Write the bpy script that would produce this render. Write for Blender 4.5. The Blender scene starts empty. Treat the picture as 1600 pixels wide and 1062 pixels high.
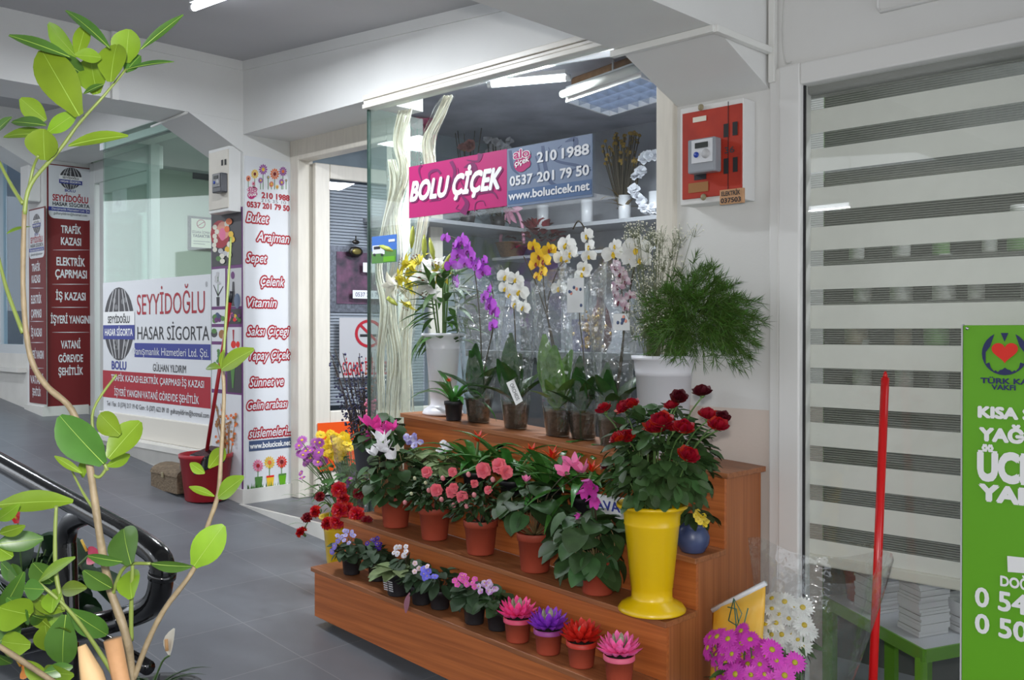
import bpy, math, random
from mathutils import Vector, Matrix
R = random.Random(7)
V = Vector
S = bpy.context.scene
PI = math.pi
# ------------------------------------------------------------------ camera, world, light, exposure
CZ = 1.5126                                   # eye height over the ramp where the photographer stands
CAM = V((0, 0, CZ))
FPX = 1500.0
YAW = math.radians(44.05)
PITCH = math.atan(13 / FPX)
cam_d = bpy.data.cameras.new('camera'); cam = bpy.data.objects.new('camera', cam_d)
S.collection.objects.link(cam); S.camera = cam
cam_d.sensor_width = 36; cam_d.lens = 36 * FPX / 1600; cam_d.clip_start = .05
cam.location = CAM; cam.rotation_euler = (PI / 2 - PITCH, 0, YAW)
CM = cam.rotation_euler.to_matrix()
w = bpy.data.worlds.new('world'); S.world = w; w.use_nodes = True
bgn = w.node_tree.nodes['Background']
bgn.inputs[0].default_value = (.88, .93, 1, 1); bgn.inputs[1].default_value = 2.35
S.view_settings.view_transform = 'Standard'; S.view_settings.look = 'None'
S.view_settings.gamma = 1; S.view_settings.exposure = 0.0
S.view_settings.use_curve_mapping = False
S.cycles.transparent_max_bounces = 40; S.cycles.max_bounces = 8
S.cycles.use_denoising = True; S.cycles.sample_clamp_indirect = 4
def lamp(name, kind, loc, power, col=(1, 1, 1), size=.1, size_y=None, aim=None, parent=None):
    d = bpy.data.lights.new(name, kind); d.energy = power; d.color = col
    if kind == 'AREA':
        d.size = size
        if size_y: d.shape = 'RECTANGLE'; d.size_y = size_y
    elif kind != 'SUN': d.shadow_soft_size = size
    o = bpy.data.objects.new(name, d); S.collection.objects.link(o); o.location = loc
    if aim is not None: o.rotation_euler = (V(aim) - V(loc)).to_track_quat('-Z', 'Y').to_euler()
    if parent: o.parent = parent
    return o
lamp('camera_flash', 'SPOT', CAM + V((.02, -.05, .10)), 108, (1, .97, .93), .03, aim=CAM + CM @ V((0, 0, -1)))
bpy.data.lights['camera_flash'].spot_size = math.radians(100); bpy.data.lights['camera_flash'].spot_blend = .9
# ------------------------------------------------------------------ pixel -> point of a known plane
def ray(px, py): return CM @ V(((px - 800) / FPX, -(py - 531) / FPX, -1))
def atY(px, py, Y): r = ray(px, py); return CAM + r * (Y / r.y)
def atX(px, py, X): r = ray(px, py); return CAM + r * (X / r.x)
def atZ(px, py, Z): r = ray(px, py); return CAM + r * ((Z - CZ) / r.z)
def atD(px, py, d): return CAM + ray(px, py) * d
FS = -.096
def floor_z(x): return FS * x
# ------------------------------------------------------------------ materials
def lin(c):
    return tuple(((v / 255) / 12.92 if v / 255 <= .04045 else ((v / 255 + .055) / 1.055) ** 2.4) for v in c) + (1,)
MATS = {}
def mat(name, rgb, rough=.5, var=.0, scale=8, stretch=None, island=0, metal=0, bump=0, bscale=60, spec=.5, trans=0, emit=0, alpha=1, rgb2=None, sss=0, coat=0):
    if name in MATS: return MATS[name]
    m = bpy.data.materials.new(name); m.use_nodes = True; MATS[name] = m
    nt = m.node_tree; N = nt.nodes; L = nt.links; p = N['Principled BSDF']
    c = lin(rgb); p.inputs['Base Color'].default_value = c
    p.inputs['Roughness'].default_value = rough; p.inputs['Metallic'].default_value = metal
    p.inputs['Specular IOR Level'].default_value = spec
    if coat: p.inputs['Coat Weight'].default_value = coat
    out = None
    if var or rgb2:
        tc = N.new('ShaderNodeTexCoord'); mp = N.new('ShaderNodeMapping'); nz = N.new('ShaderNodeTexNoise')
        L.new(tc.outputs['Object'], mp.inputs[0]); L.new(mp.outputs[0], nz.inputs['Vector'])
        if stretch: mp.inputs['Scale'].default_value = stretch
        nz.inputs['Scale'].default_value = scale; nz.inputs['Detail'].default_value = 5
        mx = N.new('ShaderNodeMix'); mx.data_type = 'RGBA'
        rr = N.new('ShaderNodeMapRange'); rr.inputs[1].default_value = .3; rr.inputs[2].default_value = .7
        L.new(nz.outputs['Fac'], rr.inputs[0]); L.new(rr.outputs[0], mx.inputs[0])
        if rgb2: a, b = c, lin(rgb2)
        else:
            a = tuple(v * (1 - var) for v in c[:3]) + (1,); b = tuple(min(1, v * (1 + var)) for v in c[:3]) + (1,)
        mx.inputs[6].default_value = a; mx.inputs[7].default_value = b
        out = mx.outputs[2]
    if island:
        g = N.new('ShaderNodeNewGeometry'); hs = N.new('ShaderNodeHueSaturation')
        r1 = N.new('ShaderNodeMapRange'); r1.inputs[3].default_value = 1 - island; r1.inputs[4].default_value = 1 + island
        r2 = N.new('ShaderNodeMapRange'); r2.inputs[3].default_value = .5 - island * .05; r2.inputs[4].default_value = .5 + island * .05
        L.new(g.outputs['Random Per Island'], r1.inputs[0]); L.new(g.outputs['Random Per Island'], r2.inputs[0])
        L.new(r1.outputs[0], hs.inputs['Value']); L.new(r2.outputs[0], hs.inputs['Hue'])
        if out: L.new(out, hs.inputs['Color'])
        else: hs.inputs['Color'].default_value = c
        out = hs.outputs[0]
    if out: L.new(out, p.inputs['Base Color'])
    if bump:
        bp = N.new('ShaderNodeBump'); nb = N.new('ShaderNodeTexNoise'); tb = N.new('ShaderNodeTexCoord')
        L.new(tb.outputs['Object'], nb.inputs['Vector']); nb.inputs['Scale'].default_value = bscale; nb.inputs['Detail'].default_value = 3
        bp.inputs['Strength'].default_value = bump; bp.inputs['Distance'].default_value = .01
        L.new(nb.outputs['Fac'], bp.inputs['Height']); L.new(bp.outputs[0], p.inputs['Normal'])
    if emit:
        p.inputs['Emission Color'].default_value = c; p.inputs['Emission Strength'].default_value = emit
    o = N['Material Output']
    if trans:                                  # leaf: part of the light passes through
        t = N.new('ShaderNodeBsdfTranslucent'); ms = N.new('ShaderNodeMixShader'); ms.inputs[0].default_value = trans
        if out: L.new(out, t.inputs[0])
        else: t.inputs[0].default_value = c
        L.new(p.outputs[0], ms.inputs[1]); L.new(t.outputs[0], ms.inputs[2]); L.new(ms.outputs[0], o.inputs[0])
    if alpha < 1:
        t = N.new('ShaderNodeBsdfTransparent'); ms = N.new('ShaderNodeMixShader'); ms.inputs[0].default_value = alpha
        src = o.inputs[0].links[0].from_socket
        L.new(t.outputs[0], ms.inputs[1]); L.new(src, ms.inputs[2]); L.new(ms.outputs[0], o.inputs[0])
    return m
def film(name, tint=(1, 1, 1), base=.05, top=.7, rough=.02, bump=0, bscale=20, ior=1.45, milky=0, milk=(200, 205, 205)):
    """thin clear sheet: see-through with a fresnel gloss (window glass, cellophane)"""
    if name in MATS: return MATS[name]
    m = bpy.data.materials.new(name); m.use_nodes = True; MATS[name] = m
    nt = m.node_tree; N = nt.nodes; L = nt.links; N.remove(N['Principled BSDF']); o = N['Material Output']
    t = N.new('ShaderNodeBsdfTransparent'); t.inputs[0].default_value = tint + (1,)
    g = N.new('ShaderNodeBsdfGlossy'); g.inputs['Roughness'].default_value = rough
    f = N.new('ShaderNodeLayerWeight'); f.inputs[0].default_value = .5
    pw = N.new('ShaderNodeMath'); pw.operation = 'POWER'; pw.inputs[1].default_value = 4; L.new(f.outputs['Facing'], pw.inputs[0])
    mr = N.new('ShaderNodeMapRange'); mr.inputs[3].default_value = base; mr.inputs[4].default_value = top
    L.new(pw.outputs[0], mr.inputs[0]); ms = N.new('ShaderNodeMixShader')
    L.new(mr.outputs[0], ms.inputs[0]); L.new(t.outputs[0], ms.inputs[1]); L.new(g.outputs[0], ms.inputs[2])
    last = ms
    if milky:
        d = N.new('ShaderNodeBsdfDiffuse'); d.inputs[0].default_value = lin(milk); m2 = N.new('ShaderNodeMixShader'); m2.inputs[0].default_value = milky
        L.new(ms.outputs[0], m2.inputs[1]); L.new(d.outputs[0], m2.inputs[2]); last = m2
    L.new(last.outputs[0], o.inputs[0])
    if bump:
        bp = N.new('ShaderNodeBump'); nb = N.new('ShaderNodeTexNoise'); tb = N.new('ShaderNodeTexCoord')
        L.new(tb.outputs['Object'], nb.inputs['Vector']); nb.inputs['Scale'].default_value = bscale; nb.inputs['Detail'].default_value = 2
        bp.inputs['Strength'].default_value = bump; bp.inputs['Distance'].default_value = .02
        L.new(nb.outputs['Fac'], bp.inputs['Height']); L.new(bp.outputs[0], g.inputs['Normal']); L.new(bp.outputs[0], f.inputs['Normal'])
    return m
# ------------------------------------------------------------------ mesh builder
class MB:
    def __init__(s): s.v = []; s.f = []; s.m = []; s.sm = []; s.cuts = []
    def add(s, vs, fs, m=0, smooth=False):
        b = len(s.v); s.v += [tuple(x) for x in vs]
        for f in fs: s.f.append([b + i for i in f]); s.m.append(m); s.sm.append(smooth)
        return s
    def box(s, a, b, m=0):
        x0, y0, z0 = (min(a[i], b[i]) for i in range(3)); x1, y1, z1 = (max(a[i], b[i]) for i in range(3))
        return s.hexa([(x0, y0, z0), (x1, y0, z0), (x1, y1, z0), (x0, y1, z0), (x0, y0, z1), (x1, y0, z1), (x1, y1, z1), (x0, y1, z1)], m)
    def hexa(s, c, m=0):                       # bottom ring then top ring, counter-clockwise from above
        return s.add(c, [(3, 2, 1, 0), (4, 5, 6, 7), (0, 1, 5, 4), (1, 2, 6, 5), (2, 3, 7, 6), (3, 0, 4, 7)], m)
    def quad(s, a, b, c, d, m=0): return s.add([a, b, c, d], [(0, 1, 2, 3)], m)
    def tube(s, pts, r, n=8, m=0, caps=True, smooth=True):
        pts = [V(p) for p in pts]; k = len(pts); rr = r if isinstance(r, (list, tuple)) else [r] * k
        vs = []; up = None
        for i, p in enumerate(pts):
            t = (pts[min(i + 1, k - 1)] - pts[max(i - 1, 0)])
            t = t.normalized() if t.length > 1e-9 else V((0, 0, 1))
            if up is None: up = t.orthogonal().normalized()
            up = up - t * up.dot(t)
            up = up.normalized() if up.length > 1e-6 else t.orthogonal().normalized()
            sd = t.cross(up)
            for j in range(n):
                a = 2 * PI * j / n; vs.append(p + (up * math.cos(a) + sd * math.sin(a)) * rr[i])
        fs = [(i * n + j, i * n + (j + 1) % n, (i + 1) * n + (j + 1) % n, (i + 1) * n + j) for i in range(k - 1) for j in range(n)]
        if caps: fs += [tuple(range(n - 1, -1, -1)), tuple((k - 1) * n + j for j in range(n))]
        return s.add(vs, fs, m, smooth)
    def lathe(s, prof, n=28, c=(0, 0, 0), m=0, cap0=True, cap1=False, smooth=True, wob=None):
        vs = []; k = len(prof)
        for i, (r, z) in enumerate(prof):
            for j in range(n):
                a = 2 * PI * j / n; q = r * (wob(a, z) if wob else 1)
                vs.append((c[0] + q * math.cos(a), c[1] + q * math.sin(a), c[2] + z))
        fs = [(i * n + j, i * n + (j + 1) % n, (i + 1) * n + (j + 1) % n, (i + 1) * n + j) for i in range(k - 1) for j in range(n)]
        if cap0: fs.append(tuple(range(n - 1, -1, -1)))
        if cap1: fs.append(tuple((k - 1) * n + j for j in range(n)))
        return s.add(vs, fs, m, smooth)
    def ball(s, c, r, n=8, m=0, sq=(1, 1, 1)):
        k = max(3, n // 2 + 1); vs = []; c = V(c)
        for i in range(1, k):
            th = PI * i / k
            for j in range(n):
                a = 2 * PI * j / n
                vs.append(c + V((math.sin(th) * math.cos(a) * sq[0], math.sin(th) * math.sin(a) * sq[1], math.cos(th) * sq[2])) * r)
        vs += [c + V((0, 0, r * sq[2])), c - V((0, 0, r * sq[2]))]; q = (k - 1) * n
        fs = [(i * n + j, (i + 1) * n + j, (i + 1) * n + (j + 1) % n, i * n + (j + 1) % n) for i in range(k - 2) for j in range(n)]
        fs += [(q, j, (j + 1) % n) for j in range(n)] + [(q + 1, (k - 2) * n + (j + 1) % n, (k - 2) * n + j) for j in range(n)]
        return s.add(vs, fs, m, True)
    def leaf(s, p, d, n, L, W, bend=0, fold=.15, seg=4, shape='ell', m=0, ruf=0, twist=0, rib=None):
        """a blade growing from p along d, its upper side towards n, curling by bend"""
        p = V(p); d = V(d).normalized(); n = V(n); n = n - d * n.dot(d)
        n = n.normalized() if n.length > 1e-6 else d.orthogonal().normalized()
        sd = d.cross(n); vs = []; q = p.copy()
        for i in range(seg + 1):
            t = i / seg
            if shape == 'ell': wd = math.sin(PI * min(.97, max(.03, t))) ** .75
            elif shape == 'rnd': wd = math.sin(PI * min(.985, max(.03, t ** 1.12))) ** .6
            elif shape == 'lance': wd = (math.sin(PI * min(1, (t + .03)) ** .7)) if t < 1 else .02
            elif shape == 'strap': wd = (.8 + .2 * math.sin(PI * t)) * min(1, (1.02 - t) * 3)
            elif shape == 'heart': wd = [.55, .95, 1, .85, .55, .06][min(5, round(t * 5))]
            elif shape == 'round': wd = math.sqrt(max(.004, 1 - (2 * t - 1) ** 2))
            elif shape == 'obo': wd = [.18, .5, .85, 1, .8, .2][min(5, round(t * 5))]
            a = bend * t; dd = d * math.cos(a) - n * math.sin(a); nn = n * math.cos(a) + d * math.sin(a)
            if i: q = q + dd * (L / seg)
            ss = sd * math.cos(twist * t) + nn * math.sin(twist * t)
            r1 = ruf * (R.random() - .5) * L; r2 = ruf * (R.random() - .5) * L
            e = W * .5 * wd
            vs += [q - ss * e + nn * (e * fold * 2 + r1), q, q + ss * e + nn * (e * fold * 2 + r2)]
        fs = []
        for i in range(seg):
            b = i * 3; fs += [(b, b + 1, b + 4, b + 3), (b + 1, b + 2, b + 5, b + 4)]
        if rib is not None: s.tube([V(vs[i * 3 + 1]) for i in range(seg + 1)], [L * .008 * (1 - .85 * i / seg) + .0001 for i in range(seg + 1)], 4, rib, False)
        return s.add(vs, fs, m, True)
    def mesh(s, name, mats):
        me = bpy.data.meshes.new(name); me.from_pydata(s.v, [], s.f)
        for x in (mats if isinstance(mats, (list, tuple)) else [mats]): me.materials.append(x)
        me.polygons.foreach_set('material_index', s.m); me.polygons.foreach_set('use_smooth', s.sm); me.update()
        return me
    def build(s, name, mats, parent=None, loc=None, off=None):
        """link as ONE object; off: world position that becomes the object's own origin"""
        if off is not None:
            o3 = V(off); s.v = [tuple(V(x) - o3) for x in s.v]
        if len(s.cuts) > 2 and ('lettering' in name or name == 'printing'):      # every line of writing a part of its own
            cs = sorted(set([0] + s.cuts + [len(s.f)])); ob = None
            for a, b in zip(cs[:-1], cs[1:]):
                if a == b: continue
                q = MB(); ids = sorted({i for f in s.f[a:b] for i in f}); ix = {i: k for k, i in enumerate(ids)}
                q.v = [s.v[i] for i in ids]; q.f = [[ix[i] for i in f] for f in s.f[a:b]]; q.m = s.m[a:b]; q.sm = s.sm[a:b]
                ob = q.build('lettering', mats, parent)
            return ob
        ob = bpy.data.objects.new(name, s.mesh(name, mats)); S.collection.objects.link(ob)
        if parent: ob.parent = parent
        if off is not None and not parent: ob.location = off
        if loc is not None: ob.location = loc
        return ob
def bevel(o, wd=.004, seg=2):
    b = o.modifiers.new('bevel', 'BEVEL'); b.width = wd; b.segments = seg; b.limit_method = 'ANGLE'; return o
def tag(o, label, cat, group=None, kind=None):
    o['label'] = label; o['category'] = cat
    if group: o['group'] = group
    if kind: o['kind'] = kind
    return o
def thing(name, label, cat, loc, group=None, rz=0):
    o = bpy.data.objects.new(name, None); S.collection.objects.link(o); o.location = loc; o.rotation_euler = (0, 0, rz)
    o.empty_display_size = .05
    return tag(o, label, cat, group)
def struct(o): o['kind'] = 'structure'; return o
def put(name, me, parent, loc, d=None, roll=0, sc=1, label=None):
    """a part that shares mesh data: its +Z turned towards d"""
    o = bpy.data.objects.new(name, me); S.collection.objects.link(o); o.parent = parent
    q = V(d if d is not None else (0, 0, 1)).to_track_quat('Z', 'Y')
    o.matrix_local = Matrix.Translation(V(loc)) @ q.to_matrix().to_4x4() @ Matrix.Rotation(roll, 4, 'Z') @ Matrix.Scale(sc, 4)
    if label: o['label'] = label
    return o
def sph(th, ph): return V((math.cos(ph) * math.cos(th), math.cos(ph) * math.sin(th), math.sin(ph)))
def rv(a=1): return V((R.uniform(-a, a), R.uniform(-a, a), R.uniform(-a, a)))
def spline(pts, n=6):
    P = [V(p) for p in pts]; out = []
    for i in range(len(P) - 1):
        a, b, c, d = P[max(i - 1, 0)], P[i], P[i + 1], P[min(i + 2, len(P) - 1)]
        for k in range(n):
            t = k / n
            out.append(.5 * ((2 * b) + (c - a) * t + (2 * a - 5 * b + 4 * c - d) * t * t + (3 * b - a - 3 * c + d) * t ** 3))
    return out + [P[-1]]
# ------------------------------------------------------------------ writing and flat marks on a plane
TXT = {}
def glyphs(s, bold, shear):
    k = (s, bold, shear)
    if k not in TXT:
        cu = bpy.data.curves.new('t', 'FONT'); cu.body = s; cu.offset = bold; cu.shear = shear; cu.resolution_u = 3
        ob = bpy.data.objects.new('t', cu); me = bpy.data.meshes.new_from_object(ob)
        vs = [tuple(v.co) for v in me.vertices]; fs = [tuple(p.vertices) for p in me.polygons]
        bpy.data.objects.remove(ob); bpy.data.curves.remove(cu); bpy.data.meshes.remove(me)
        TXT[k] = (vs, fs)
    return TXT[k]
CAPH = .729
class Plane:
    """a flat face: 'Y' looks along -Y (u = X), 'X' looks along +X (u = Y)"""
    def __init__(s, kind, c): s.k = kind; s.c = c
    def uv(s, px, py):
        p = atY(px, py, s.c) if s.k == 'Y' else atX(px, py, s.c)
        return (p.x if s.k == 'Y' else p.y, p.z)
    def pt(s, u, z, h=0): return V((u, s.c - h, z)) if s.k == 'Y' else V((s.c + h, u, z))
    def px(s, x, y, h=0): return s.pt(*s.uv(x, y), h)
def text(mb, pl, st, x0, y0, x1, cap, m=0, h=.003, bold=.015, shear=0, rise=0, grow=0, like=None):
    """level line of writing: left end at pixel (x0,y0), ending at x1, capitals cap pixels high at the left"""
    u0, z0 = pl.uv(x0, y0); _, zt = pl.uv(x0, y0 - cap); u1, _ = pl.uv(x1, y0)
    if like: z0 = pl.uv(like[0], like[1])[1]; zt = pl.uv(like[0], like[1] - like[2])[1]
    ch = zt - z0
    vs, fs = glyphs(st, 0, shear)
    lo = min(v[0] for v in vs); hi = max(v[0] for v in vs)
    k = (u1 - u0) / (hi - lo); kz = ch / CAPH; b = bold + grow; n = 12 if grow else (6 if b > .012 else 1)
    mb.cuts.append(len(mb.f))
    for i in range(n):
        du = b * math.cos(2 * PI * i / n) if n > 1 else 0; dz = b * math.sin(2 * PI * i / n) if n > 1 else 0
        mb.add([pl.pt(u0 + (v[0] - lo + du) * k, z0 + (v[1] + dz) * kz + rise * (v[0] - lo) / (hi - lo), h + i * 1e-5) for v in vs], fs, m)
    mb.cuts.append(len(mb.f))
def poly(mb, pl, pts, m=0, h=.002, px=True):
    mb.add([pl.px(x, y, h) if px else pl.pt(x, y, h) for x, y in pts], [tuple(range(len(pts) - 1, -1, -1))], m)
def rect(mb, pl, x0, y0, x1, y1, m=0, h=.002):
    """upright level rectangle whose left edge runs from pixel (x0,y0) down to (x0,y1), reaching x1"""
    u0, za = pl.uv(x0, y0); _, zb = pl.uv(x0, y1); u1, _ = pl.uv(x1, y0)
    mb.add([pl.pt(u0, zb, h), pl.pt(u1, zb, h), pl.pt(u1, za, h), pl.pt(u0, za, h)], [(0, 1, 2, 3)], m)
def disc(mb, pl, x, y, rx, ry=None, m=0, h=.002, n=24, a0=0, a1=2 * PI):
    ry = ry or rx; pts = [(x + rx * math.cos(a0 + (a1 - a0) * i / n), y + ry * math.sin(a0 + (a1 - a0) * i / n)) for i in range(n)]
    poly(mb, pl, pts, m, h)
def ring(mb, pl, x, y, r, wd, m=0, h=.003, n=28, a0=0, a1=2 * PI, sx=1):
    vs = []
    for i in range(n + 1):
        a = a0 + (a1 - a0) * i / n
        for q in (r, r - wd): vs.append(pl.px(x + q * sx * math.cos(a), y + q * math.sin(a), h))
    mb.add(vs, [(2 * i, 2 * i + 1, 2 * i + 3, 2 * i + 2) for i in range(n)], m)
def stroke(mb, pl, pts, wds, m=0, h=.002, n=6):
    P = spline([(x, y, 0) for x, y in pts], n); vs = []; k = len(P)
    for i, p in enumerate(P):
        t = P[min(i + 1, k - 1)] - P[max(i - 1, 0)]; t.normalize(); f = i / (k - 1) * (len(wds) - 1); j = min(int(f), len(wds) - 2)
        wd = wds[j] + (wds[j + 1] - wds[j]) * (f - j)
        vs += [pl.px(p.x - t.y * wd / 2, p.y + t.x * wd / 2, h), pl.px(p.x + t.y * wd / 2, p.y - t.x * wd / 2, h)]
    mb.add(vs, [(2 * i, 2 * i + 1, 2 * i + 3, 2 * i + 2) for i in range(k - 1)], m)
def flower_mark(mb, pl, x, y, r, mp, mc, n=12, h=.003, sx=.8):
    for i in range(n):
        a = 2 * PI * i / n; b = .8 * PI / n
        poly(mb, pl, [(x + sx * r * .2 * math.cos(a), y + r * .2 * math.sin(a)), (x + sx * r * .75 * math.cos(a - b), y + r * .75 * math.sin(a - b)),
                      (x + sx * r * math.cos(a), y + r * math.sin(a)), (x + sx * r * .75 * math.cos(a + b), y + r * .75 * math.sin(a + b))], mp, h)
    disc(mb, pl, x, y, r * .32 * sx, r * .32, mc, h + .001, 10)
# ------------------------------------------------------------------ the place: floor, columns, beams, ceilings, shop rooms
PAINT = mat('white_paint', (222, 222, 220), .55, .03, 3, bump=.05, bscale=90)
BEIGE = mat('beige_paint', (216, 203, 193), .6, .03, 3, bump=.05, bscale=90)
CEIL = mat('shaded_ceiling_white', (186, 185, 187), .7, .03, 2)  # white like the walls; the ceiling's shade is put into this greyer tone
WTILE = mat('white_wall_tile', (214, 212, 206), .35, .06, 6)
TRIMW = mat('aged_white_trim', (222, 216, 204), .4, .05, 14, (3, 3, .4))
DARK = mat('dark_gap', (38, 38, 40), .7)
GREYW = mat('shop_grey_plaster', (150, 153, 162), .75, .25, 3, bump=.2, bscale=14)
def tile_mat():
    m = bpy.data.materials.new('grey_floor_tile'); m.use_nodes = True; N = m.node_tree.nodes; L = m.node_tree.links; p = N['Principled BSDF']
    tc = N.new('ShaderNodeTexCoord'); mp = N.new('ShaderNodeMapping'); mp.inputs['Location'].default_value = (.12, .07, 0)
    b = N.new('ShaderNodeTexBrick'); b.offset = 0; b.inputs['Scale'].default_value = 1; b.inputs['Brick Width'].default_value = .42; b.inputs['Row Height'].default_value = .42
    b.inputs['Mortar Size'].default_value = .0022; b.inputs['Mortar Smooth'].default_value = .3
    b.inputs['Color1'].default_value = lin((113, 116, 122)); b.inputs['Color2'].default_value = lin((106, 109, 115)); b.inputs['Mortar'].default_value = lin((138, 139, 141))
    nz = N.new('ShaderNodeTexNoise'); nz.inputs['Scale'].default_value = 5; nz.inputs['Detail'].default_value = 6
    mx = N.new('ShaderNodeMix'); mx.data_type = 'RGBA'; mx.blend_type = 'MULTIPLY'; mx.inputs[0].default_value = .35
    L.new(tc.outputs['Object'], mp.inputs[0]); L.new(mp.outputs[0], b.inputs['Vector']); L.new(tc.outputs['Object'], nz.inputs['Vector'])
    L.new(b.outputs['Color'], mx.inputs[6]); L.new(nz.outputs['Fac'], mx.inputs[7]); L.new(mx.outputs[2], p.inputs['Base Color'])
    p.inputs['Roughness'].default_value = .38
    return m
TILE = tile_mat()
# sloping arcade floor
X0, X1, YA, YF = -20, 2.2, -1.9, 2.99
fl = MB().hexa([(X0, YA, floor_z(X0) - .1), (X1, YA, floor_z(X1) - .1), (X1, 3.4, floor_z(X1) - .1), (X0, 3.4, floor_z(X0) - .1),
                (X0, YA, floor_z(X0)), (X1, YA, floor_z(X1)), (X1, 3.4, floor_z(X1)), (X0, 3.4, floor_z(X0))])
struct(fl.build('floor', TILE))
EZ = .4906
ent = MB().box((-5.11, 2.975, .05), (-2.05, 5.35, EZ)); struct(ent.build('floor_flower_shop', TILE))
rs = MB(); rs.box((-5.11, 2.955, .1), (-2.05, 2.975, EZ + .001)); struct(rs.build('trim_1', WTILE))
struct(MB().box((-40, -40, -1.2), (30, YA, floor_z(X1) - .12)).build('ground', mat('street_grey', (120, 120, 118), .9, .1, 1)))
struct(MB().box((-40, -14.2, -1), (30, -14, 5)).build('wall_street', mat('street_facade', (150, 146, 140), .9, .15, .5)))
def cz(x): return 3.113 - .069 * (x + 5.11)
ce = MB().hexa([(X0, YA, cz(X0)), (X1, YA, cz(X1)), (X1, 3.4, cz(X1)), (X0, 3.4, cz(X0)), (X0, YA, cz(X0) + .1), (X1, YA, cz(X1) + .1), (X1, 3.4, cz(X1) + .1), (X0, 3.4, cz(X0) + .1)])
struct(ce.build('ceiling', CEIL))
# columns with haunched cross beams: (right face X, front Y, beam soffit z, haunch foot z)
COLS = [(-8.40, 3.05, 1.516, 1.335), (-5.11, 2.99, 1.246, 1.064), (-1.66, 2.99, .967, .832)]
for i, (xr, yf, zb, zh) in enumerate(COLS):
    xl = xr - .38; zb += CZ; zh += CZ; top = cz(xl) + .02
    m = MB()
    split = 1.242 if i == 2 else floor_z(xl)
    if i == 2:
        m.box((xl, yf, floor_z(xr) - .05), (xr, yf + .4, split), 1)
    m.box((xl, yf, split - (0 if i == 2 else .1)), (xr, yf + .4, top), 0)
    struct(m.build('column', [PAINT, BEIGE]))
    b = MB(); ys = yf - .345
    b.box((xl, YA, zb), (xr, yf, top))
    pr = [(yf, zh), (yf, zb + .01), (ys, zb + .01), (ys, zb)]
    b.add([(xl + .002, y, z) for y, z in pr] + [(xr - .002, y, z) for y, z in pr], [(0, 1, 2, 3), (7, 6, 5, 4), (0, 4, 5, 1), (1, 5, 6, 2), (2, 6, 7, 3), (3, 7, 4, 0)])
    struct(b.build('cross_beam', PAINT))
# low tiled plinths of the first two columns
for xr, yf in ((-8.40, 3.05), (-5.11, 2.99)):
    z = (.755 if xr < -8 else EZ) ; zt = z + (.13 if xr < -8 else .085)
    q = MB().box((xr - .40, yf - .02, floor_z(xr) - .1), (xr + .02, yf + .36, zt)); struct(q.build('plinth', WTILE))
# longitudinal beams over the shop fronts
LB = [(-20, -8.78, 3.05, 2.95 + .27), (-8.40, -5.49, 3.03, 2.952), (-5.11, -3.9, 2.99, 2.683), (-3.9, -2.04, 2.99, 2.683)]
for i, (a, b_, y, z) in enumerate(LB):
    dp = .045 if i == 3 else .36
    q = MB().hexa([(a, y, z), (b_, y, z), (b_, y + dp, z), (a, y + dp, z), (a, y, cz(a) + .01), (b_, y, cz(b_) + .01), (b_, y + dp, cz(b_) + .01), (a, y + dp, cz(a) + .01)])
    struct(q.build('shop_beam', PAINT))
# thin moulding along the top of the flower shop beam and the left cross beam
q = MB()
for (xa, xb) in ((-5.11, -2.04),):
    q.hexa([(xa, 2.982, cz(xa) - .055), (xb, 2.982, cz(xb) - .055), (xb, 2.992, cz(xb) - .055), (xa, 2.992, cz(xa) - .055), (xa, 2.982, cz(xa)), (xb, 2.982, cz(xb)), (xb, 2.992, cz(xb)), (xa, 2.992, cz(xa))])
q.box((-5.115, 2.22, cz(-5.11) - .055), (-5.102, 2.985, cz(-5.11) + .005)); struct(q.build('trim_2', PAINT))
# fascia and wall over / beside the right window
q = MB().hexa([(-1.66, 2.99, 2.407), (1.6, 2.99, 2.407), (1.6, 3.2, 2.407), (-1.66, 3.2, 2.407), (-1.66, 2.99, cz(-1.66)), (1.6, 2.99, cz(1.6)), (1.6, 3.2, cz(1.6)), (-1.66, 3.2, cz(-1.66))])
struct(q.build('wall_front', PAINT))
P3 = Plane('Y', 2.99)
q = MB(); up, zp = P3.uv(1372, 12); uq, zq = P3.uv(1377, 19)
pth = [(up, 2.985, 2.75), (up, 2.985, zp), (uq, 2.985, zq), (uq + .9, 2.985, zq)]
q.tube(pth, .006, 6); struct(q.build('trim_3', PAINT))
# right window: frame, glass
q = MB()
q.box((-1.655, 2.975, floor_z(-1.6) - .05), (-1.615, 3.06, 2.407))
q.box((-1.615, 2.965, floor_z(-1.6) - .05), (-1.537, 3.05, 2.407))
q.box((-1.537, 2.965, 2.335), (1.6, 3.05, 2.407)); q.box((1.52, 2.965, .1), (1.6, 3.05, 2.34))
q.box((-1.537, 2.965, floor_z(-.5) - .1), (1.6, 3.05, .14))
wf = struct(bevel(q.build('window_1', mat('frame_white', (226, 226, 224), .4)), .006))
GLASS = film('window_glass', (.965, .975, .965), .035, .8)
struct(MB().box((-1.54, 3.0, .13), (1.53, 3.008, 2.34)).build('window_2', GLASS))
struct(MB().box((-1.541, 2.99, .14), (-1.531, 3.0, 2.335)).build('trim_4', DARK))
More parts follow.
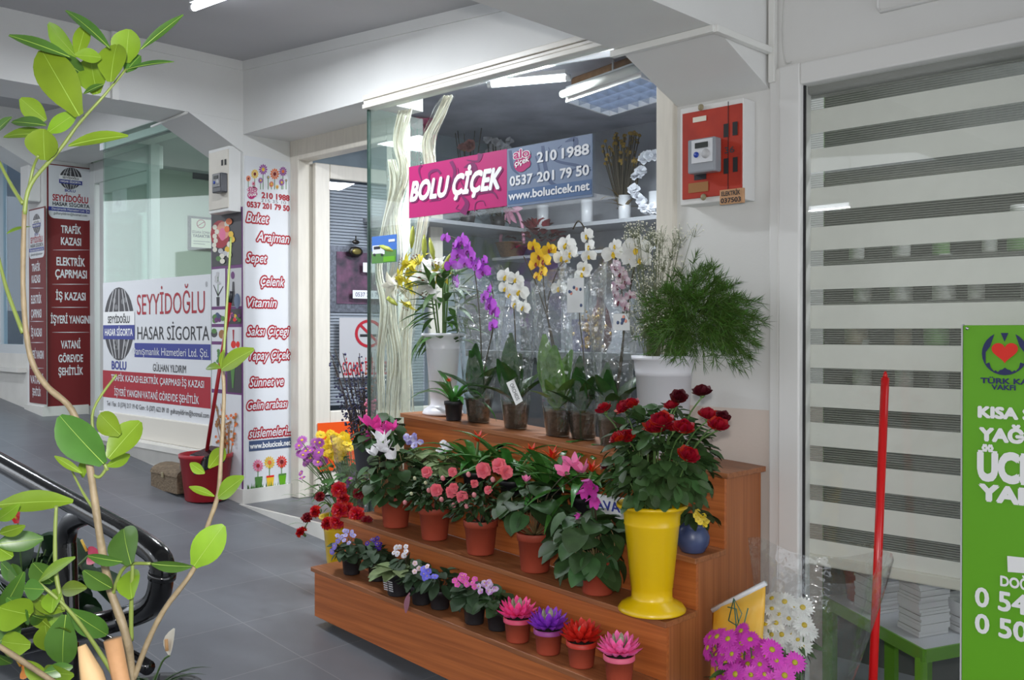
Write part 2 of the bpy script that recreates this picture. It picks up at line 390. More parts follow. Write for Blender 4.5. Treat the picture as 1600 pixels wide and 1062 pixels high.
# room behind the right window
struct(MB().box((-1.95, 3.97, -.2), (1.7, 4.05, 3)).build('wall_back', mat('shop_back_wall', (96, 98, 96), .8, .15, 4)))
struct(MB().box((-2.0, 3.41, -.2), (-1.94, 3.97, 3)).build('wall_left', mat('shop_green_wall', (104, 158, 66), .7, .1, 4)))
struct(MB().box((1.6, 3.2, -.2), (1.7, 3.97, 3)).build('wall_right', PAINT))
struct(MB().box((-2.0, 3.06, 2.9), (1.7, 4.0, 3.0)).build('ceiling_right_shop', CEIL))
struct(MB().box((-2.0, 3.06, -.2), (1.7, 4.0, .1)).build('floor_right_shop', mat('pale_shop_floor', (150, 152, 158), .4, .1, 5)))
# room behind the flower shop glass
struct(MB().box((-5.2, 5.26, .4), (-2.0, 5.34, 3.0)).build('wall_back_flower_shop', GREYW))
struct(MB().box((-5.2, 3.42, .4), (-5.12, 5.3, 3.0)).build('wall_left_flower_shop', mat('shop_blue_wall', (150, 165, 175), .7, .15, 4)))
struct(MB().box((-2.05, 3.4, .0), (-1.99, 5.3, 3.0)).build('wall_right_flower_shop', GREYW))
struct(MB().box((-5.2, 3.04, 2.91), (-2.04, 5.34, 2.97)).build('ceiling_flower_shop', mat('rough_plaster', (176, 178, 188), .8, .2, 4, bump=.5, bscale=9)))
# flower shop front: header in three ridges, right post, glass, corner pane
XG = -3.895
HEAD = mat('cream_metal', (221, 216, 206), .3, .04, 10, (.5, 3, 3))
q = MB()
for z0, z1, y in ((2.632, 2.654, 2.952), (2.656, 2.672, 2.96), (2.674, 2.70, 2.955)): q.box((XG - .01, y, z0), (-2.06, 3.03, z1))
struct(bevel(q.build('trim_5', HEAD), .003))
q = MB().box((-2.118, 2.965, EZ), (-2.04, 3.05, 2.632)); struct(bevel(q.build('trim_6', TRIMW), .005))
SHOPGLASS = film('shop_glass', (.95, .975, .965), .05, .9)
struct(MB().box((XG, 2.985, EZ + .03), (-2.118, 2.993, 2.634)).build('window_3', SHOPGLASS))
struct(MB().box((XG, 2.997, EZ + .03), (XG + .008, 3.34, 2.64)).build('window_4', film('pale_green_pane', (.90, .95, .93), .05, .6, milky=.16, milk=(150, 162, 158))))
struct(MB().box((XG - .006, 2.98, EZ + .02), (XG + .004, 2.996, 2.634)).build('trim_7', mat('glass_edge', (44, 66, 60), .2)))
struct(MB().box((XG, 2.978, EZ), (-2.118, 3.0, EZ + .04)).build('trim_8', TRIMW))
# flower shop door: frame, leaf standing open
q = MB()
q.box((-5.11, 3.31, EZ), (-5.02, 3.42, 2.69)); q.box((-4.16, 3.31, EZ), (-4.06, 3.4, 2.69)); q.box((-5.02, 3.31, 2.56), (-4.16, 3.4, 2.69))
struct(bevel(q.build('trim_9', TRIMW), .006))
H = V((-4.985, 3.40, EZ + .01)); D = V((.16, .987, 0)); Nn = V((.987, -.16, 0)); LW = .93; LH = 2.05
def door_box(m, a0, a1, z0, z1, t0, t1, k=0):
    c = [H + D * a + Nn * t + V((0, 0, z)) for z in (z0, z1) for a, t in ((a0, t0), (a0, t1), (a1, t1), (a1, t0))]
    m.hexa([c[0], c[1], c[2], c[3], c[4], c[5], c[6], c[7]], k)
q = MB()
door_box(q, 0, .10, 0, LH, -.02, .02); door_box(q, LW - .1, LW, 0, LH, -.02, .02); door_box(q, .1, LW - .1, LH - .09, LH, -.02, .02)
door_box(q, .1, LW - .1, 0, .52, -.02, .02); 
dr = struct(bevel(q.build('door_1', TRIMW), .006))
q = MB(); door_box(q, .1, LW - .1, .52, LH - .09, -.004, .004)
gl = struct(q.build('pane', film('door_glass', (.86, .88, .9), .06, .5), dr))
# slatted blind hanging on the inside of the door pane
q = MB()
for i in range(72):
    z = .55 + i * .0195; door_box(q, .12, LW - .12, z, z + .0145, -.03 - .006 * (i % 2), -.024)
struct(q.build('blind', mat('blind_grey', (205, 207, 212), .6), dr))
def dpt(a, z, t=.024): return H + D * a + Nn * t + V((0, 0, z))
# insurance office front: glass, corner pane, door, sill, ledge
XI = -7.17
OFG = film('office_glass', (.88, .95, .91), .04, .9)
def zr(px, py, Y): return atY(px, py, Y).z
zs = zr(162, 641, 3.03)
struct(MB().box((XI, 3.03, zs - .02), (-5.49, 3.038, 2.96)).build('window_5', OFG))
struct(MB().box((XI, 3.04, zs - .02), (XI + .008, 3.4, 2.96)).build('window_6', film('office_side_pane', (.80, .90, .86), .05, .9, milky=.12)))
struct(MB().box((XI - .03, 3.38, .7), (XI + .04, 3.45, 2.96)).build('trim_11', mat('office_frame', (196, 204, 202), .4)))
q = MB().box((XI - .02, 3.0, zs - .16), (-5.49, 3.06, zs)); struct(bevel(q.build('trim_12', mat('cream_sill', (218, 213, 202), .4)), .005))
q = MB().box((XI - .02, 2.93, zs - .2), (-5.50, 3.06, zs - .165)); q.box((XI - .02, 2.99, .4), (-5.50, 3.06, zs - .16)); struct(q.build('baseboard_front', WTILE))
q = MB()
q.box((-8.40, 3.43, .7), (-8.30, 3.5, 2.96)); q.box((-8.3, 3.43, 2.78), (XI, 3.5, 2.96)); q.box((-8.22, 3.44, .72), (-8.14, 3.48, 2.78)); q.box((-7.33, 3.44, .72), (-7.25, 3.48, 2.78)); q.box((-8.14, 3.44, 2.68), (-7.33, 3.48, 2.78)); q.box((-8.14, 3.44, .72), (-7.33, 3.48, .84))
d2 = struct(bevel(q.build('door_2', mat('office_white', (212, 216, 214), .4)), .006))
struct(MB().box((-8.14, 3.455, .84), (-7.33, 3.463, 2.68)).build('pane', film('office_door_glass', (.8, .88, .86), .05, .8), d2))
MINT = mat('mint_wall', (184, 194, 182), .7, .05, 3)
struct(MB().box((-8.4, 5.0, .6), (-5.5, 5.1, 3.05)).build('wall_back_office', MINT))
struct(MB().box((-5.56, 3.42, .4), (-5.5, 5.0, 3.05)).build('wall_right_office', MINT))
struct(MB().box((-8.46, 3.46, .6), (-8.4, 5.0, 3.05)).build('wall_left_office', MINT))
struct(MB().box((-8.4, 3.05, .55), (-5.5, 5.0, .74)).build('floor_office', TILE))
struct(MB().box((-8.46, 3.4, 3.0), (-5.5, 5.1, 3.06)).build('ceiling_office', CEIL))
# the shop before the red column
q = MB(); q.box((-19, 3.06, 1.32), (-8.78, 3.12, 1.40)); q.box((-8.90, 3.06, 1.4), (-8.78, 3.12, 3.25)); q.box((-9.55, 3.06, 1.4), (-9.47, 3.12, 3.25))
struct(q.build('window_7', mat('far_frame', (196, 202, 206), .4)))
struct(MB().box((-19, 3.085, 1.4), (-8.8, 3.093, 3.25)).build('window_8', film('far_glass', (.72, .82, .88), .05, .14)))
q = MB().box((-19, 3.05, .5), (-8.78, 3.13, 1.32)); q.box((-19, 2.98, 1.16), (-8.8, 3.05, 1.2)); struct(q.build('baseboard_left', WTILE))
struct(MB().box((-19, 4.6, .6), (-8.5, 4.7, 4.0)).build('wall_left_shop', mat('far_dark', (52, 56, 66), .8, .3, 3)))
# ------------------------------------------------------------------ signs, boxes, lamps, fittings
INK = {k: mat('ink_' + k, c, .5) for k, c in dict(white=(236, 236, 236), red=(164, 20, 40), maroon=(112, 16, 22), darkmaroon=(74, 12, 14), blue=(48, 58, 140), black=(34, 34, 40), navy=(30, 38, 90), magenta=(174, 10, 102), plum=(112, 14, 84), slate=(108, 124, 150), slatedark=(66, 82, 116), band=(70, 98, 138), green=(98, 168, 18), brightred=(222, 36, 18), lightgrey=(190, 190, 192), grey=(120, 120, 122), purple=(150, 60, 150), orange=(226, 110, 40), yellow=(232, 190, 50), pink=(226, 110, 150), leafgreen=(80, 130, 60), violet=(104, 48, 110), signwhite=(216, 218, 222), cream=(226, 222, 206), skyblue=(60, 110, 190), peach=(222, 150, 130), darkgrey=(62, 60, 64), tan=(160, 110, 60)).items()}
IK = list(INK); IM = list(INK.values()); I = {k: i for i, k in enumerate(IK)}
def panel(name, pl, x0, y0, x1, y1, th, mt, parent, h=0):
    u0, za = pl.uv(x0, y0); _, zb = pl.uv(x0, y1); u1, _ = pl.uv(x1, y0)
    m = MB(); a = pl.pt(u0, zb, h); b = pl.pt(u1, za, h + th); m.box(a, b); return m.build(name, mt, parent)
def root(name, label, cat, loc, group=None):
    return thing(name, label, cat, (0, 0, 0), group)
# everything below keeps world coordinates in the part meshes: the Empty is moved to the base afterwards
def settle(o, loc):
    loc = V(loc); o.location = loc
    for c in o.children: c.location = c.location - loc
    return o
# ---- green health sign by the right window
PG = Plane('Y', 2.90)
s = root('advertising_board', 'bright green advertising board with white lettering standing against the striped window', 'sign', None)
u0, zt = PG.uv(1504, 508)
m = MB().box((u0, 2.902, floor_z(u0) + .03), (u0 + .72, 2.918, zt)); bevel(m.build('board', INK['green'], s), .003)
m = MB().box((u0 - .004, 2.9, floor_z(u0) + .01), (u0, 2.92, zt + .003)); m.build('edge_strip', INK['lightgrey'], s)
m = MB()
text(m, PG, 'TÜRK KALP', 1533, 598, 1626, 8.5, I['navy'], bold=.04); text(m, PG, 'VAKFI', 1550, 608, 1587, 8, I['navy'], bold=.04)
text(m, PG, 'KISA SÜREDE', 1530, 651, 1715, 17, I['white'], bold=.065); text(m, PG, 'YAĞ ORANI', 1532, 687, 1724, 20, I['white'], bold=.065)
text(m, PG, 'ÜCRETSİZ', 1530, 747, 1760, 44, I['white'], bold=.065); text(m, PG, 'YAPILIR', 1532, 780, 1695, 25, I['white'], bold=.065)
text(m, PG, 'DOĞAL', 1564, 914, 1632, 16, I['white'], bold=.04)
text(m, PG, '0 54', 1525, 945, 1604, 30, I['white'], bold=.03); text(m, PG, '0 50', 1525, 986, 1606, 30, I['white'], bold=.03)
poly(m, PG, [(1574, 868), (1690, 880), (1690, 902), (1575, 893)], I['white'])
m.build('lettering', IM, s)
m = MB()
hp = []
for i in range(30):
    t = 2 * PI * i / 30; hp.append((1570.5 + 1.30 * 16 * math.sin(t) ** 3, 549 - 1.12 * (13 * math.cos(t) - 5 * math.cos(2 * t) - 2 * math.cos(3 * t) - math.cos(4 * t))))
poly(m, PG, hp[::-1], I['brightred'], .003)
poly(m, PG, [(1564, 520), (1576, 520), (1570, 534)][::-1], I['navy'])
for sx in (-1, 1):
    o_ = [(1570.5 + sx * 36 * math.cos(a), 552 + 34 * math.sin(a)) for a in [PI * .5 - i * (PI * .85 / 12) for i in range(13)]]
    i_ = [(1570.5 + sx * x, y) for x, y in ((23, 541), (30, 550), (30, 568), (24, 566), (22, 574), (17, 580), (15, 578), (11, 581), (8, 578), (4, 577), (0, 574))]
    pts = o_ + i_
    poly(m, PG, pts, I['navy'])
m.build('emblem', IM, s)
m = MB(); p = PG.px(1511.5, 513); m.ball(p - V((0, .002, 0)), .005, 8, 0, (1, .5, 1)); m.build('screw', mat('steel', (190, 190, 190), .25, metal=1), s)
settle(s, (u0 + .36, 2.91, floor_z(u0)))
# ---- red broom handle leaning on the right window
a, b = atY(1383, 590, 2.93), atY(1364, 1062, 2.84); dr_ = (b - a); t = (floor_z(-1.1) - a.z) / dr_.z; b2 = a + dr_ * t
s = root('broom_handle', 'long red wooden broom handle leaning upright against the striped window', 'pole', None)
REDP = mat('red_lacquer', (202, 20, 22), .25, .05, 10)
m = MB().tube([b2, a], [.0135, .0125], 14); m.build('shaft', REDP, s)
m = MB().tube([a - dr_.normalized() * -.0, a - dr_.normalized() * .012, a - dr_.normalized() * .02], [.008, .006, .003], 10); m.build('tip', REDP, s)
settle(s, b2)
# ---- zebra blind in the right window
PB = Plane('Y', 3.05)
ub, zb0 = PB.uv(1252, 151); _, zb1 = PB.uv(1252, 862); ur = 1.5
s = root('zebra_blind', 'white and sheer striped roller blind hanging behind the right shop window', 'blind', None)
SHEER = bpy.data.materials.new('sheer_mesh_cloth'); SHEER.use_nodes = True; N = SHEER.node_tree.nodes; L = SHEER.node_tree.links
tc = N.new('ShaderNodeTexCoord'); wv = N.new('ShaderNodeTexWave'); wv.bands_direction = 'Z'; wv.inputs['Scale'].default_value = 42
L.new(tc.outputs['Object'], wv.inputs['Vector']); tr = N.new('ShaderNodeBsdfTransparent'); ms = N.new('ShaderNodeMixShader'); mr = N.new('ShaderNodeMapRange')
mr.inputs[3].default_value = .06; mr.inputs[4].default_value = .42; L.new(wv.outputs['Fac'], mr.inputs[0]); L.new(mr.outputs[0], ms.inputs[0])
N['Principled BSDF'].inputs['Base Color'].default_value = lin((176, 178, 170)); N['Principled BSDF'].inputs['Roughness'].default_value = .9
L.new(tr.outputs[0], ms.inputs[1]); L.new(N['Principled BSDF'].outputs[0], ms.inputs[2]); L.new(ms.outputs[0], N['Material Output'].inputs[0])
per = (zb0 - zb1) / 11.79; BANDW = mat('blind_white_cloth', (236, 236, 231), .8, .02, 20)
for i in range(12):
    z = zb0 - i * per
    for k, (q0, q1, mt, nm) in enumerate(((0, .405, SHEER, 'sheer_band'), (.405, 1, BANDW, 'white_band'))):
        za, zb_ = z - q0 * per, z - q1 * per
        zb_ = max(zb_, zb1 + .001)
        m = MB().box((ub, 3.050 + .004 * (1 - k), zb_), (ur, 3.0515 + .004 * (1 - k), za)); m.build(nm, mt, s)
m = MB().box((ub - .005, 3.04, zb1 - .035), (ur, 3.068, zb1 + .002)); bevel(m.build('bottom_rail', mat('rail_cream', (228, 226, 216), .4), s), .006)
m = MB().box((ub - .005, 3.02, zb0 - .005), (ur, 3.10, zb0 + .06)); bevel(m.build('head_rail', mat('rail_grey', (150, 150, 148), .5), s), .01)
settle(s, (0, 3.05, zb1 - .035))
# ---- low table, booklets, pot and jars inside the right shop
zt = CZ - 1.01
s = root('low_table', 'low white table with bright green edges behind the right window', 'table', None)
A, B, C_ = atZ(1445, 1015, zt), atZ(1290, 932, zt), atZ(1560, 994, zt)
Dv = B + (C_ - A)
TG = mat('table_green', (104, 160, 44), .4); TW = mat('table_white', (196, 198, 204), .35, .03, 5)
dn = V((0, 0, -.03))
m = MB().hexa([A + dn, C_ + dn, Dv + dn, B + dn, A, C_, Dv, B]); m.build('top', TW, s)
for p, q in ((A, B), (A, C_)):
    d = (q - p).normalized(); nn = V((-d.y, d.x, 0)); 
    if nn.dot(Dv - A) > 0: nn = -nn
    m = MB().hexa([p + dn * 1.3, q + dn * 1.3, q + dn * 1.3 + nn * .008, p + dn * 1.3 + nn * .008, p + V((0, 0, .002)), q + V((0, 0, .002)), q + V((0, 0, .002)) + nn * .008, p + V((0, 0, .002)) + nn * .008]); m.build('edge_band', TG, s)
for p in (A, B, C_, Dv):
    c = p + ((A + B + C_ + Dv) / 4 - p) * .06
    m = MB().box((c.x - .02, c.y - .02, .1), (c.x + .02, c.y + .02, zt - .03)); m.build('leg', TG, s)
settle(s, ((A + Dv) / 2).xy.to_3d() + V((0, 0, .1)))
PAPER = mat('paper_white', (222, 222, 226), .6, .05, 60, (1, 1, 30)); CVR = mat('booklet_cover', (188, 188, 186), .5, rgb2=(120, 122, 122), scale=22)
exd = (B - A).normalized(); eyd = (C_ - A).normalized()
for (px, py, n, nm) in ((1372, 950, 17, 'left'), (1443, 984, 17, 'front'), (1506, 978, 10, 'right')):
    c = atZ(px, py, zt)
    for i in range(n):
        j = rv(.004); j.z = 0; o3 = c + j + V((0, 0, .0102 * i + .001)); e1 = exd * .062; e2 = eyd * .066; h = V((0, 0, .0098))
        m = MB(); m.hexa([o3 - e1 - e2, o3 - e1 + e2, o3 + e1 + e2, o3 + e1 - e2, o3 - e1 - e2 + h, o3 - e1 + e2 + h, o3 + e1 + e2 + h, o3 + e1 - e2 + h][:4] + [x for x in (o3 - e1 - e2 + h, o3 - e1 + e2 + h, o3 + e1 + e2 + h, o3 + e1 - e2 + h)])
        ob = m.build('booklet', [PAPER, CVR], off=o3)
        ob.data.polygons[1].material_index = 1
        tag(ob, {'left': 'white booklet in the tall stack beside the potted plant on the low table', 'front': 'white booklet in the front stack nearest the corner of the low table', 'right': 'white booklet in the short stack half behind the green board'}[nm], 'booklet', nm + ' stack of booklets')
PD = Plane('Y', 3.9)
JAR = [mat('jar_white', (214, 214, 210), .4), mat('jar_green', (130, 170, 110), .4), mat('jar_grey', (150, 150, 150), .3), mat('jar_tan', (176, 160, 140), .4)]
for si, (ys) in enumerate((288, 410, 474, 538, 600)):
    z = PD.uv(1300, ys)[1]
    o = MB().box((-1.93, 3.80, z - .02), (1.55, 3.965, z)).build('wall_shelf', mat('shelf_grey', (112, 112, 108), .6))
    tag(o, 'dark wall shelf with jars behind the striped blind, ' + ['highest', 'second from the top', 'third from the top', 'fourth from the top', 'lowest'][si], 'shelf', None)
    n = [0, 9, 9, 8, 5][si]
    for i in range(n):
        u = -1.72 + i * .155 + R.uniform(-.03, .03); h = R.uniform(.09, .2); r_ = R.uniform(.03, .048)
        mi = R.choice([0, 0, 0, 1, 2, 3])
        if i in (3, 6): r_ *= .7
        j = thing('shop_jar', ['white', 'green', 'grey', 'tan'][mi] + ' jar seen dimly through the blind, jar ' + str(i + 1) + ' from the left on the ' + ['', 'second', 'third', 'fourth', 'lowest'][si] + ' shelf', 'jar', (u, 3.86, z), 'jars behind the striped blind')
        MB().lathe([(r_ * .95, 0), (r_, .01), (r_, h * .75), (r_ * .7, h * .86)], 14).build('body', JAR[mi], j)
        MB().lathe([(r_ * .72, h * .84), (r_ * .74, h * .85), (r_ * .74, h), (r_ * .4, h)], 14, cap1=True).build('lid', JAR[0], j)
# ---- electricity meter boxes
BOXR = mat('meter_red', (184, 52, 26), .55, rgb2=(160, 38, 20), scale=12); BLK = mat('black_plastic', (26, 26, 28), .4); GLS = mat('meter_glass', (150, 154, 160), .15)
PM = Plane('Y', 2.90)
def meter(px0, px1, xr, y0, y1, face, label, slots, mtr, lab, mm_=None):
    pm = PM; u0, za = pm.uv(px0, y0); _, zb = pm.uv(px0, y1); u1, _ = pm.uv(px1, y0)
    s = root('meter_box', label, 'meter box', None)
    m = MB().box((u0 - .012, 2.906, zb - .02), (xr, 2.988, za + .02)); bevel(m.build('case', PAINT, s), .004)
    m = MB().box((u0, 2.9, zb), (u1, 2.907, za)); bevel(m.build('front_plate', face, s), .002)
    for (a, b, c, d) in slots:
        m = MB(); rect(m, pm, a, b, c, d, 0, .002); m.build('slot', DARK, s)
    a, b, c, d = mtr; PF_ = Plane('Y', 2.855); p0, p1 = PF_.px(a, d, .0), PF_.px(c, b, .0)
    p0.z = PF_.uv(a, d)[1]; p1.z = PF_.uv(a, b)[1]
    m = MB().box((p0.x, 2.855, p0.z), (p1.x, 2.899, p1.z)); mo = bevel(m.build('meter', mm_ or GLS, s), .006)
    w_ = p1.x - p0.x; h_ = p1.z - p0.z; PMM = Plane('Y', 2.84)
    m = MB(); m.box((p0.x + w_ * .18, 2.85, p0.z + h_ * .28), (p0.x + w_ * .92, 2.8555, p0.z + h_ * .95), 0)
    m.build('dial_plate', INK['signwhite'] if not mm_ else INK['grey'], mo)
    m = MB(); m.box((p0.x + w_ * .32, 2.847, p0.z + h_ * .70), (p0.x + w_ * .78, 2.8515, p0.z + h_ * .86)); m.build('display', mat('lcd', (58, 62, 60), .2), mo)
    m = MB(); m.lathe([(w_ * .09, 0), (w_ * .09, .004)], 16, cap1=True)
    ob = m.build('button', mat('meter_blue', (40, 70, 170), .4), mo); ob.rotation_euler = (PI / 2, 0, 0); ob.location = (p0.x + w_ * .36, 2.851, p0.z + h_ * .52)
    m = MB(); m.lathe([(w_ * .15, 0), (w_ * .15, .003)], 18, cap1=True)
    ob = m.build('port', INK['lightgrey'], mo); ob.rotation_euler = (PI / 2, 0, 0); ob.location = (p0.x + w_ * .70, 2.851, p0.z + h_ * .52)
    for (a, b, c, d, k, nm) in lab:
        m = MB(); rect(m, pm, a, b, c, d, I[k], .002); m.build(nm, IM, s)
    return s, u0, u1, zb
s, u0, u1, zb = meter(1066, 1159, -1.714, 178, 312, BOXR, 'red fronted electricity meter box on the white column beside the flower shop glass', [(1131, 194, 1139, 215), (1145, 191, 1153, 212), (1131, 248, 1139, 272), (1145.5, 246, 1153, 269)], (1074, 219, 1117, 272), [(1076, 287, 1107, 302, 'tan', 'tape'), (1083, 184, 1104, 192, 'cream', 'sticker'), (1085, 273, 1104, 282, 'black', 'flap')])
m = MB(); text(m, PM, '36', 1133, 240, 1148, 10, I['darkgrey'], h=.0025); m.build('pencil_mark', IM, s)
m = MB(); p = PM.px(1138, 180); m.box((p.x - .001, 2.8985, zb), (p.x + .001, 2.901, zb + .32)); m.build('seam', DARK, s)
for (x, y) in ((1096, 168), (1100, 308)):
    m = MB(); m.ball(PM.px(x, y, .004), .012, 8, 0, (1, .6, 1)); m.build('latch', mat('old_brass', (150, 140, 110), .5), s)
settle(s, (-1.84, 2.99, zb))
PT = Plane('Y', 2.885)
s = root('number_plate', 'small brass number plate hanging from the corner of the red meter box', 'plate', None)
m = MB(); ux, za = PT.uv(1124, 297); _, zb_ = PT.uv(1124, 320); u2, _ = PT.uv(1161, 297); m.box((ux, 2.886, zb_), (u2, 2.899, za)); bevel(m.build('plate', mat('brass_plate', (196, 150, 110), .4, .1, 20), s), .002)
m = MB(); text(m, PT, 'ELEKTRİK', 1128, 306.5, 1157, 7, I['black'], bold=.03); text(m, PT, '037503', 1127, 317.5, 1158, 7.5, I['black'], bold=.03); m.build('lettering', IM, s)
settle(s, (ux, 2.895, zb_))
s, u0, u1, zb = meter(326, 356, -5.13, 240, 329, mat('meter_beige', (206, 200, 188), .5, .05, 8), 'white electricity meter box with beige front on the white column above flower photos', [(346, 250, 349, 259), (351, 249, 354, 258), (346, 291, 349, 302), (351, 290, 354, 301)], (331, 272, 345, 302), [], mat('meter_dark', (70, 72, 78), .3))
settle(s, (-5.24, 2.99, zb))
# ---- cable trunking along the right haunch
TRK = mat('trunking_white', (226, 226, 222), .4)
def trunk(pts, nm, label):
    s = root('cable_trunking', label, 'cable trunking', None)
    for p, q in zip(pts[:-1], pts[1:]):
        p = V(p); q = V(q); d = (q - p).normalized(); m = MB(); m.tube([p, q], .016, 4, smooth=False); bevel(m.build('channel', TRK, s), .002)
    settle(s, pts[0]); return s
zh = .967 + CZ
trunk([(-2.06, 2.625, zh - .012), (-1.65, 2.625, zh - .012), (-1.645, 2.96, zh - .012)], '', 'white cable trunking running along the foot of the cross beam above the red meter box')
trunk([(-1.64, 2.972, 2.95), (-1.64, 2.972, 2.36)], '', 'short white upright cable trunking beside the top corner of the right window')
m = MB(); m.tube(spline([(-1.60, 2.972, 2.95), (-1.595, 2.968, 2.7), (-1.60, 2.966, 2.52), (-1.585, 2.955, 2.42), (-1.56, 2.95, 2.41)], 6), .003, 6)
tag(m.build('cable', mat('cable_grey', (200, 200, 196), .5), off=(-1.6, 2.97, 2.4)), 'thin pale cable running down beside the upright trunking to the window corner', 'cable')
q = MB(); q.box((-5.105, 2.20, 2.75), (-5.085, 2.235, cz(-5.1)))
tag(q.build('cable_trunking', TRK, off=(-5.1, 2.22, 2.75)), 'white upright cable trunking on the left cross beam near the ceiling corner', 'cable trunking')
m = MB(); m.tube([(-5.10, 2.63, 2.752), (-5.6, 2.66, 2.75)], .008, 5); tag(m.build('conduit', TRK, off=(-5.1, 2.63, 2.75)), 'thin white conduit under the left cross beam at the haunch', 'conduit')
# ---- lamps
TUBE = mat('tube_glow', (240, 246, 255), .4, emit=9)
def tube_lamp(a, b, label, power, r=.016, body=True, down=True):
    a, b = V(a), V(b); s = root('fluorescent_lamp', label, 'lamp', None)
    up = V((0, 0, .022))
    if body:
        m = MB(); d = (b - a).normalized(); sd = V((-d.y, d.x, 0)) * .025
        m.hexa([a - sd + up * .8, b - sd + up * .8, b + sd + up * .8, a + sd + up * .8, a - sd + up * 1.8, b - sd + up * 1.8, b + sd + up * 1.8, a + sd + up * 1.8]); m.build('batten', mat('lamp_white', (225, 225, 225), .4), s)
    MB().tube([a, b], r, 12).build('tube', TUBE, s)
    for p, dd in ((a, 1), (b, -1)):
        d = (b - a).normalized() * dd; MB().tube([p - d * .02, p + d * .002], r * 1.05, 10).build('end_cap', mat('lamp_white', (225, 225, 225), .4), s)
    l = lamp('lamp_light', 'AREA', (a + b) / 2 - V((0, 0, .02)), power, (.9, .95, 1), (b - a).length, .03, parent=s)
    l.rotation_euler = (0, 0, math.atan2(b.y - a.y, b.x - a.x))
    return settle(s, (a + b) / 2)
a = atZ(303, 12, cz(-4.15) - .05); b = atZ(390, -22, cz(-3.72) - .05); d = (b - a); d.z = -.069 * d.x; d.normalize()
tube_lamp(a, a + d * 1.2, 'bare fluorescent tube on the arcade ceiling', 60)
tube_lamp((-7.6, 1.6, cz(-7) - .04), (-6.4, 1.6, cz(-7) - .06), 'fluorescent tube on the ceiling of the far arcade bay', 60)
a = CAM + V((-.483 * 8.1, 5.98 - .924 * 8.1, .1267 * 8.1)); b = CAM + V((-.4438 * 7.75, 5.98 - .9621 * 7.75, .1267 * 8.1))
s = tube_lamp(a, b, 'fluorescent tube mirrored in the striped window glass', 10)
for p in (a, b): m = MB(); m.tube([V((p.x, p.y, p.z + .05)) - s.location, V((p.x, p.y, cz(p.x))) - s.location], .004, 5); m.build('hanger', MATS['lamp_white'], s)
zc = CZ + 1.30
a, b = atZ(768, 132, zc), atZ(885, 122, zc); tube_lamp(a, b, 'glowing fluorescent tube on the flower shop ceiling', 48)
s = root('louvre_lamp', 'square louvred ceiling lamp inside the flower shop', 'lamp', None)
zl = CZ + 1.22; c1, c2, c3, c4 = atZ(884, 160, zl), atZ(1002, 120, zl), atZ(1072, 142, zl), atZ(952, 182, zl)
c3 = c2 + (c4 - c1)
up = V((0, 0, .075)); LWH = mat('lamp_white', (225, 225, 225), .4)
for p, q in ((c1, c2), (c2, c3), (c3, c4), (c4, c1)):
    mm = MB(); ins = ((c1 + c2 + c3 + c4) / 4); pi_, qi = p + (ins - p) * .05, q + (ins - q) * .05
    mm.hexa([p, q, qi, pi_, p + up, q + up, qi + up, pi_ + up]); mm.build('side', LWH, s)
MB().hexa([c1 + up, c2 + up, c3 + up, c4 + up] + [x + up * 1.1 for x in (c1, c2, c3, c4)]).build('back', LWH, s)
m = MB(); m.quad(c1 + up * .9, c4 + up * .9, c3 + up * .9, c2 + up * .9); m.build('diffuser', mat('diffuser_glow', (225, 235, 255), .4, emit=1.3), s)
m = MB()
for i in range(1, 7): p, q = c1 + (c2 - c1) * i / 7, c4 + (c3 - c4) * i / 7; m.add([p, q, q + up * .8, p + up * .8], [(0, 1, 2, 3)])
for i in range(1, 4): p, q = c1 + (c4 - c1) * i / 4, c2 + (c3 - c2) * i / 4; m.add([p, q, q + up * .8, p + up * .8], [(0, 1, 2, 3)])
m.build('louvre', mat('louvre_steel', (200, 206, 216), .2, metal=.8), s)
mm = MB(); mm.tube([c1 + (c1 - c4).normalized() * .03 + up * .5, c2 + (c2 - c3).normalized() * .03 + up * .5], .022, 12); mm.build('pipe', mat('lamp_cream', (205, 206, 200), .4), s)
for t_ in (.25, .75):
    p = (c1 + c2) / 2 * (1 - t_) + (c3 + c4) / 2 * t_; MB().tube([p + up, V((p.x, p.y, 2.912))], .006, 6).build('hanger', LWH, s)
l = lamp('lamp_light', 'AREA', (c1 + c3) / 2 - V((0, 0, .02)), 30, (.9, .94, 1), .4, parent=s); settle(s, (c1 + c3) / 2)
p, q = atZ(905, 128, 2.885), atZ(1005, 92, 2.885)
tag(MB().tube([p - (q - p) * .05, q + (q - p) * .3], .035, 12).build('ceiling_pipe', mat('lagged_pipe', (150, 112, 76), .7, .3, 20), off=p), 'brown lagged pipe along the flower shop ceiling above the lamps', 'pipe')
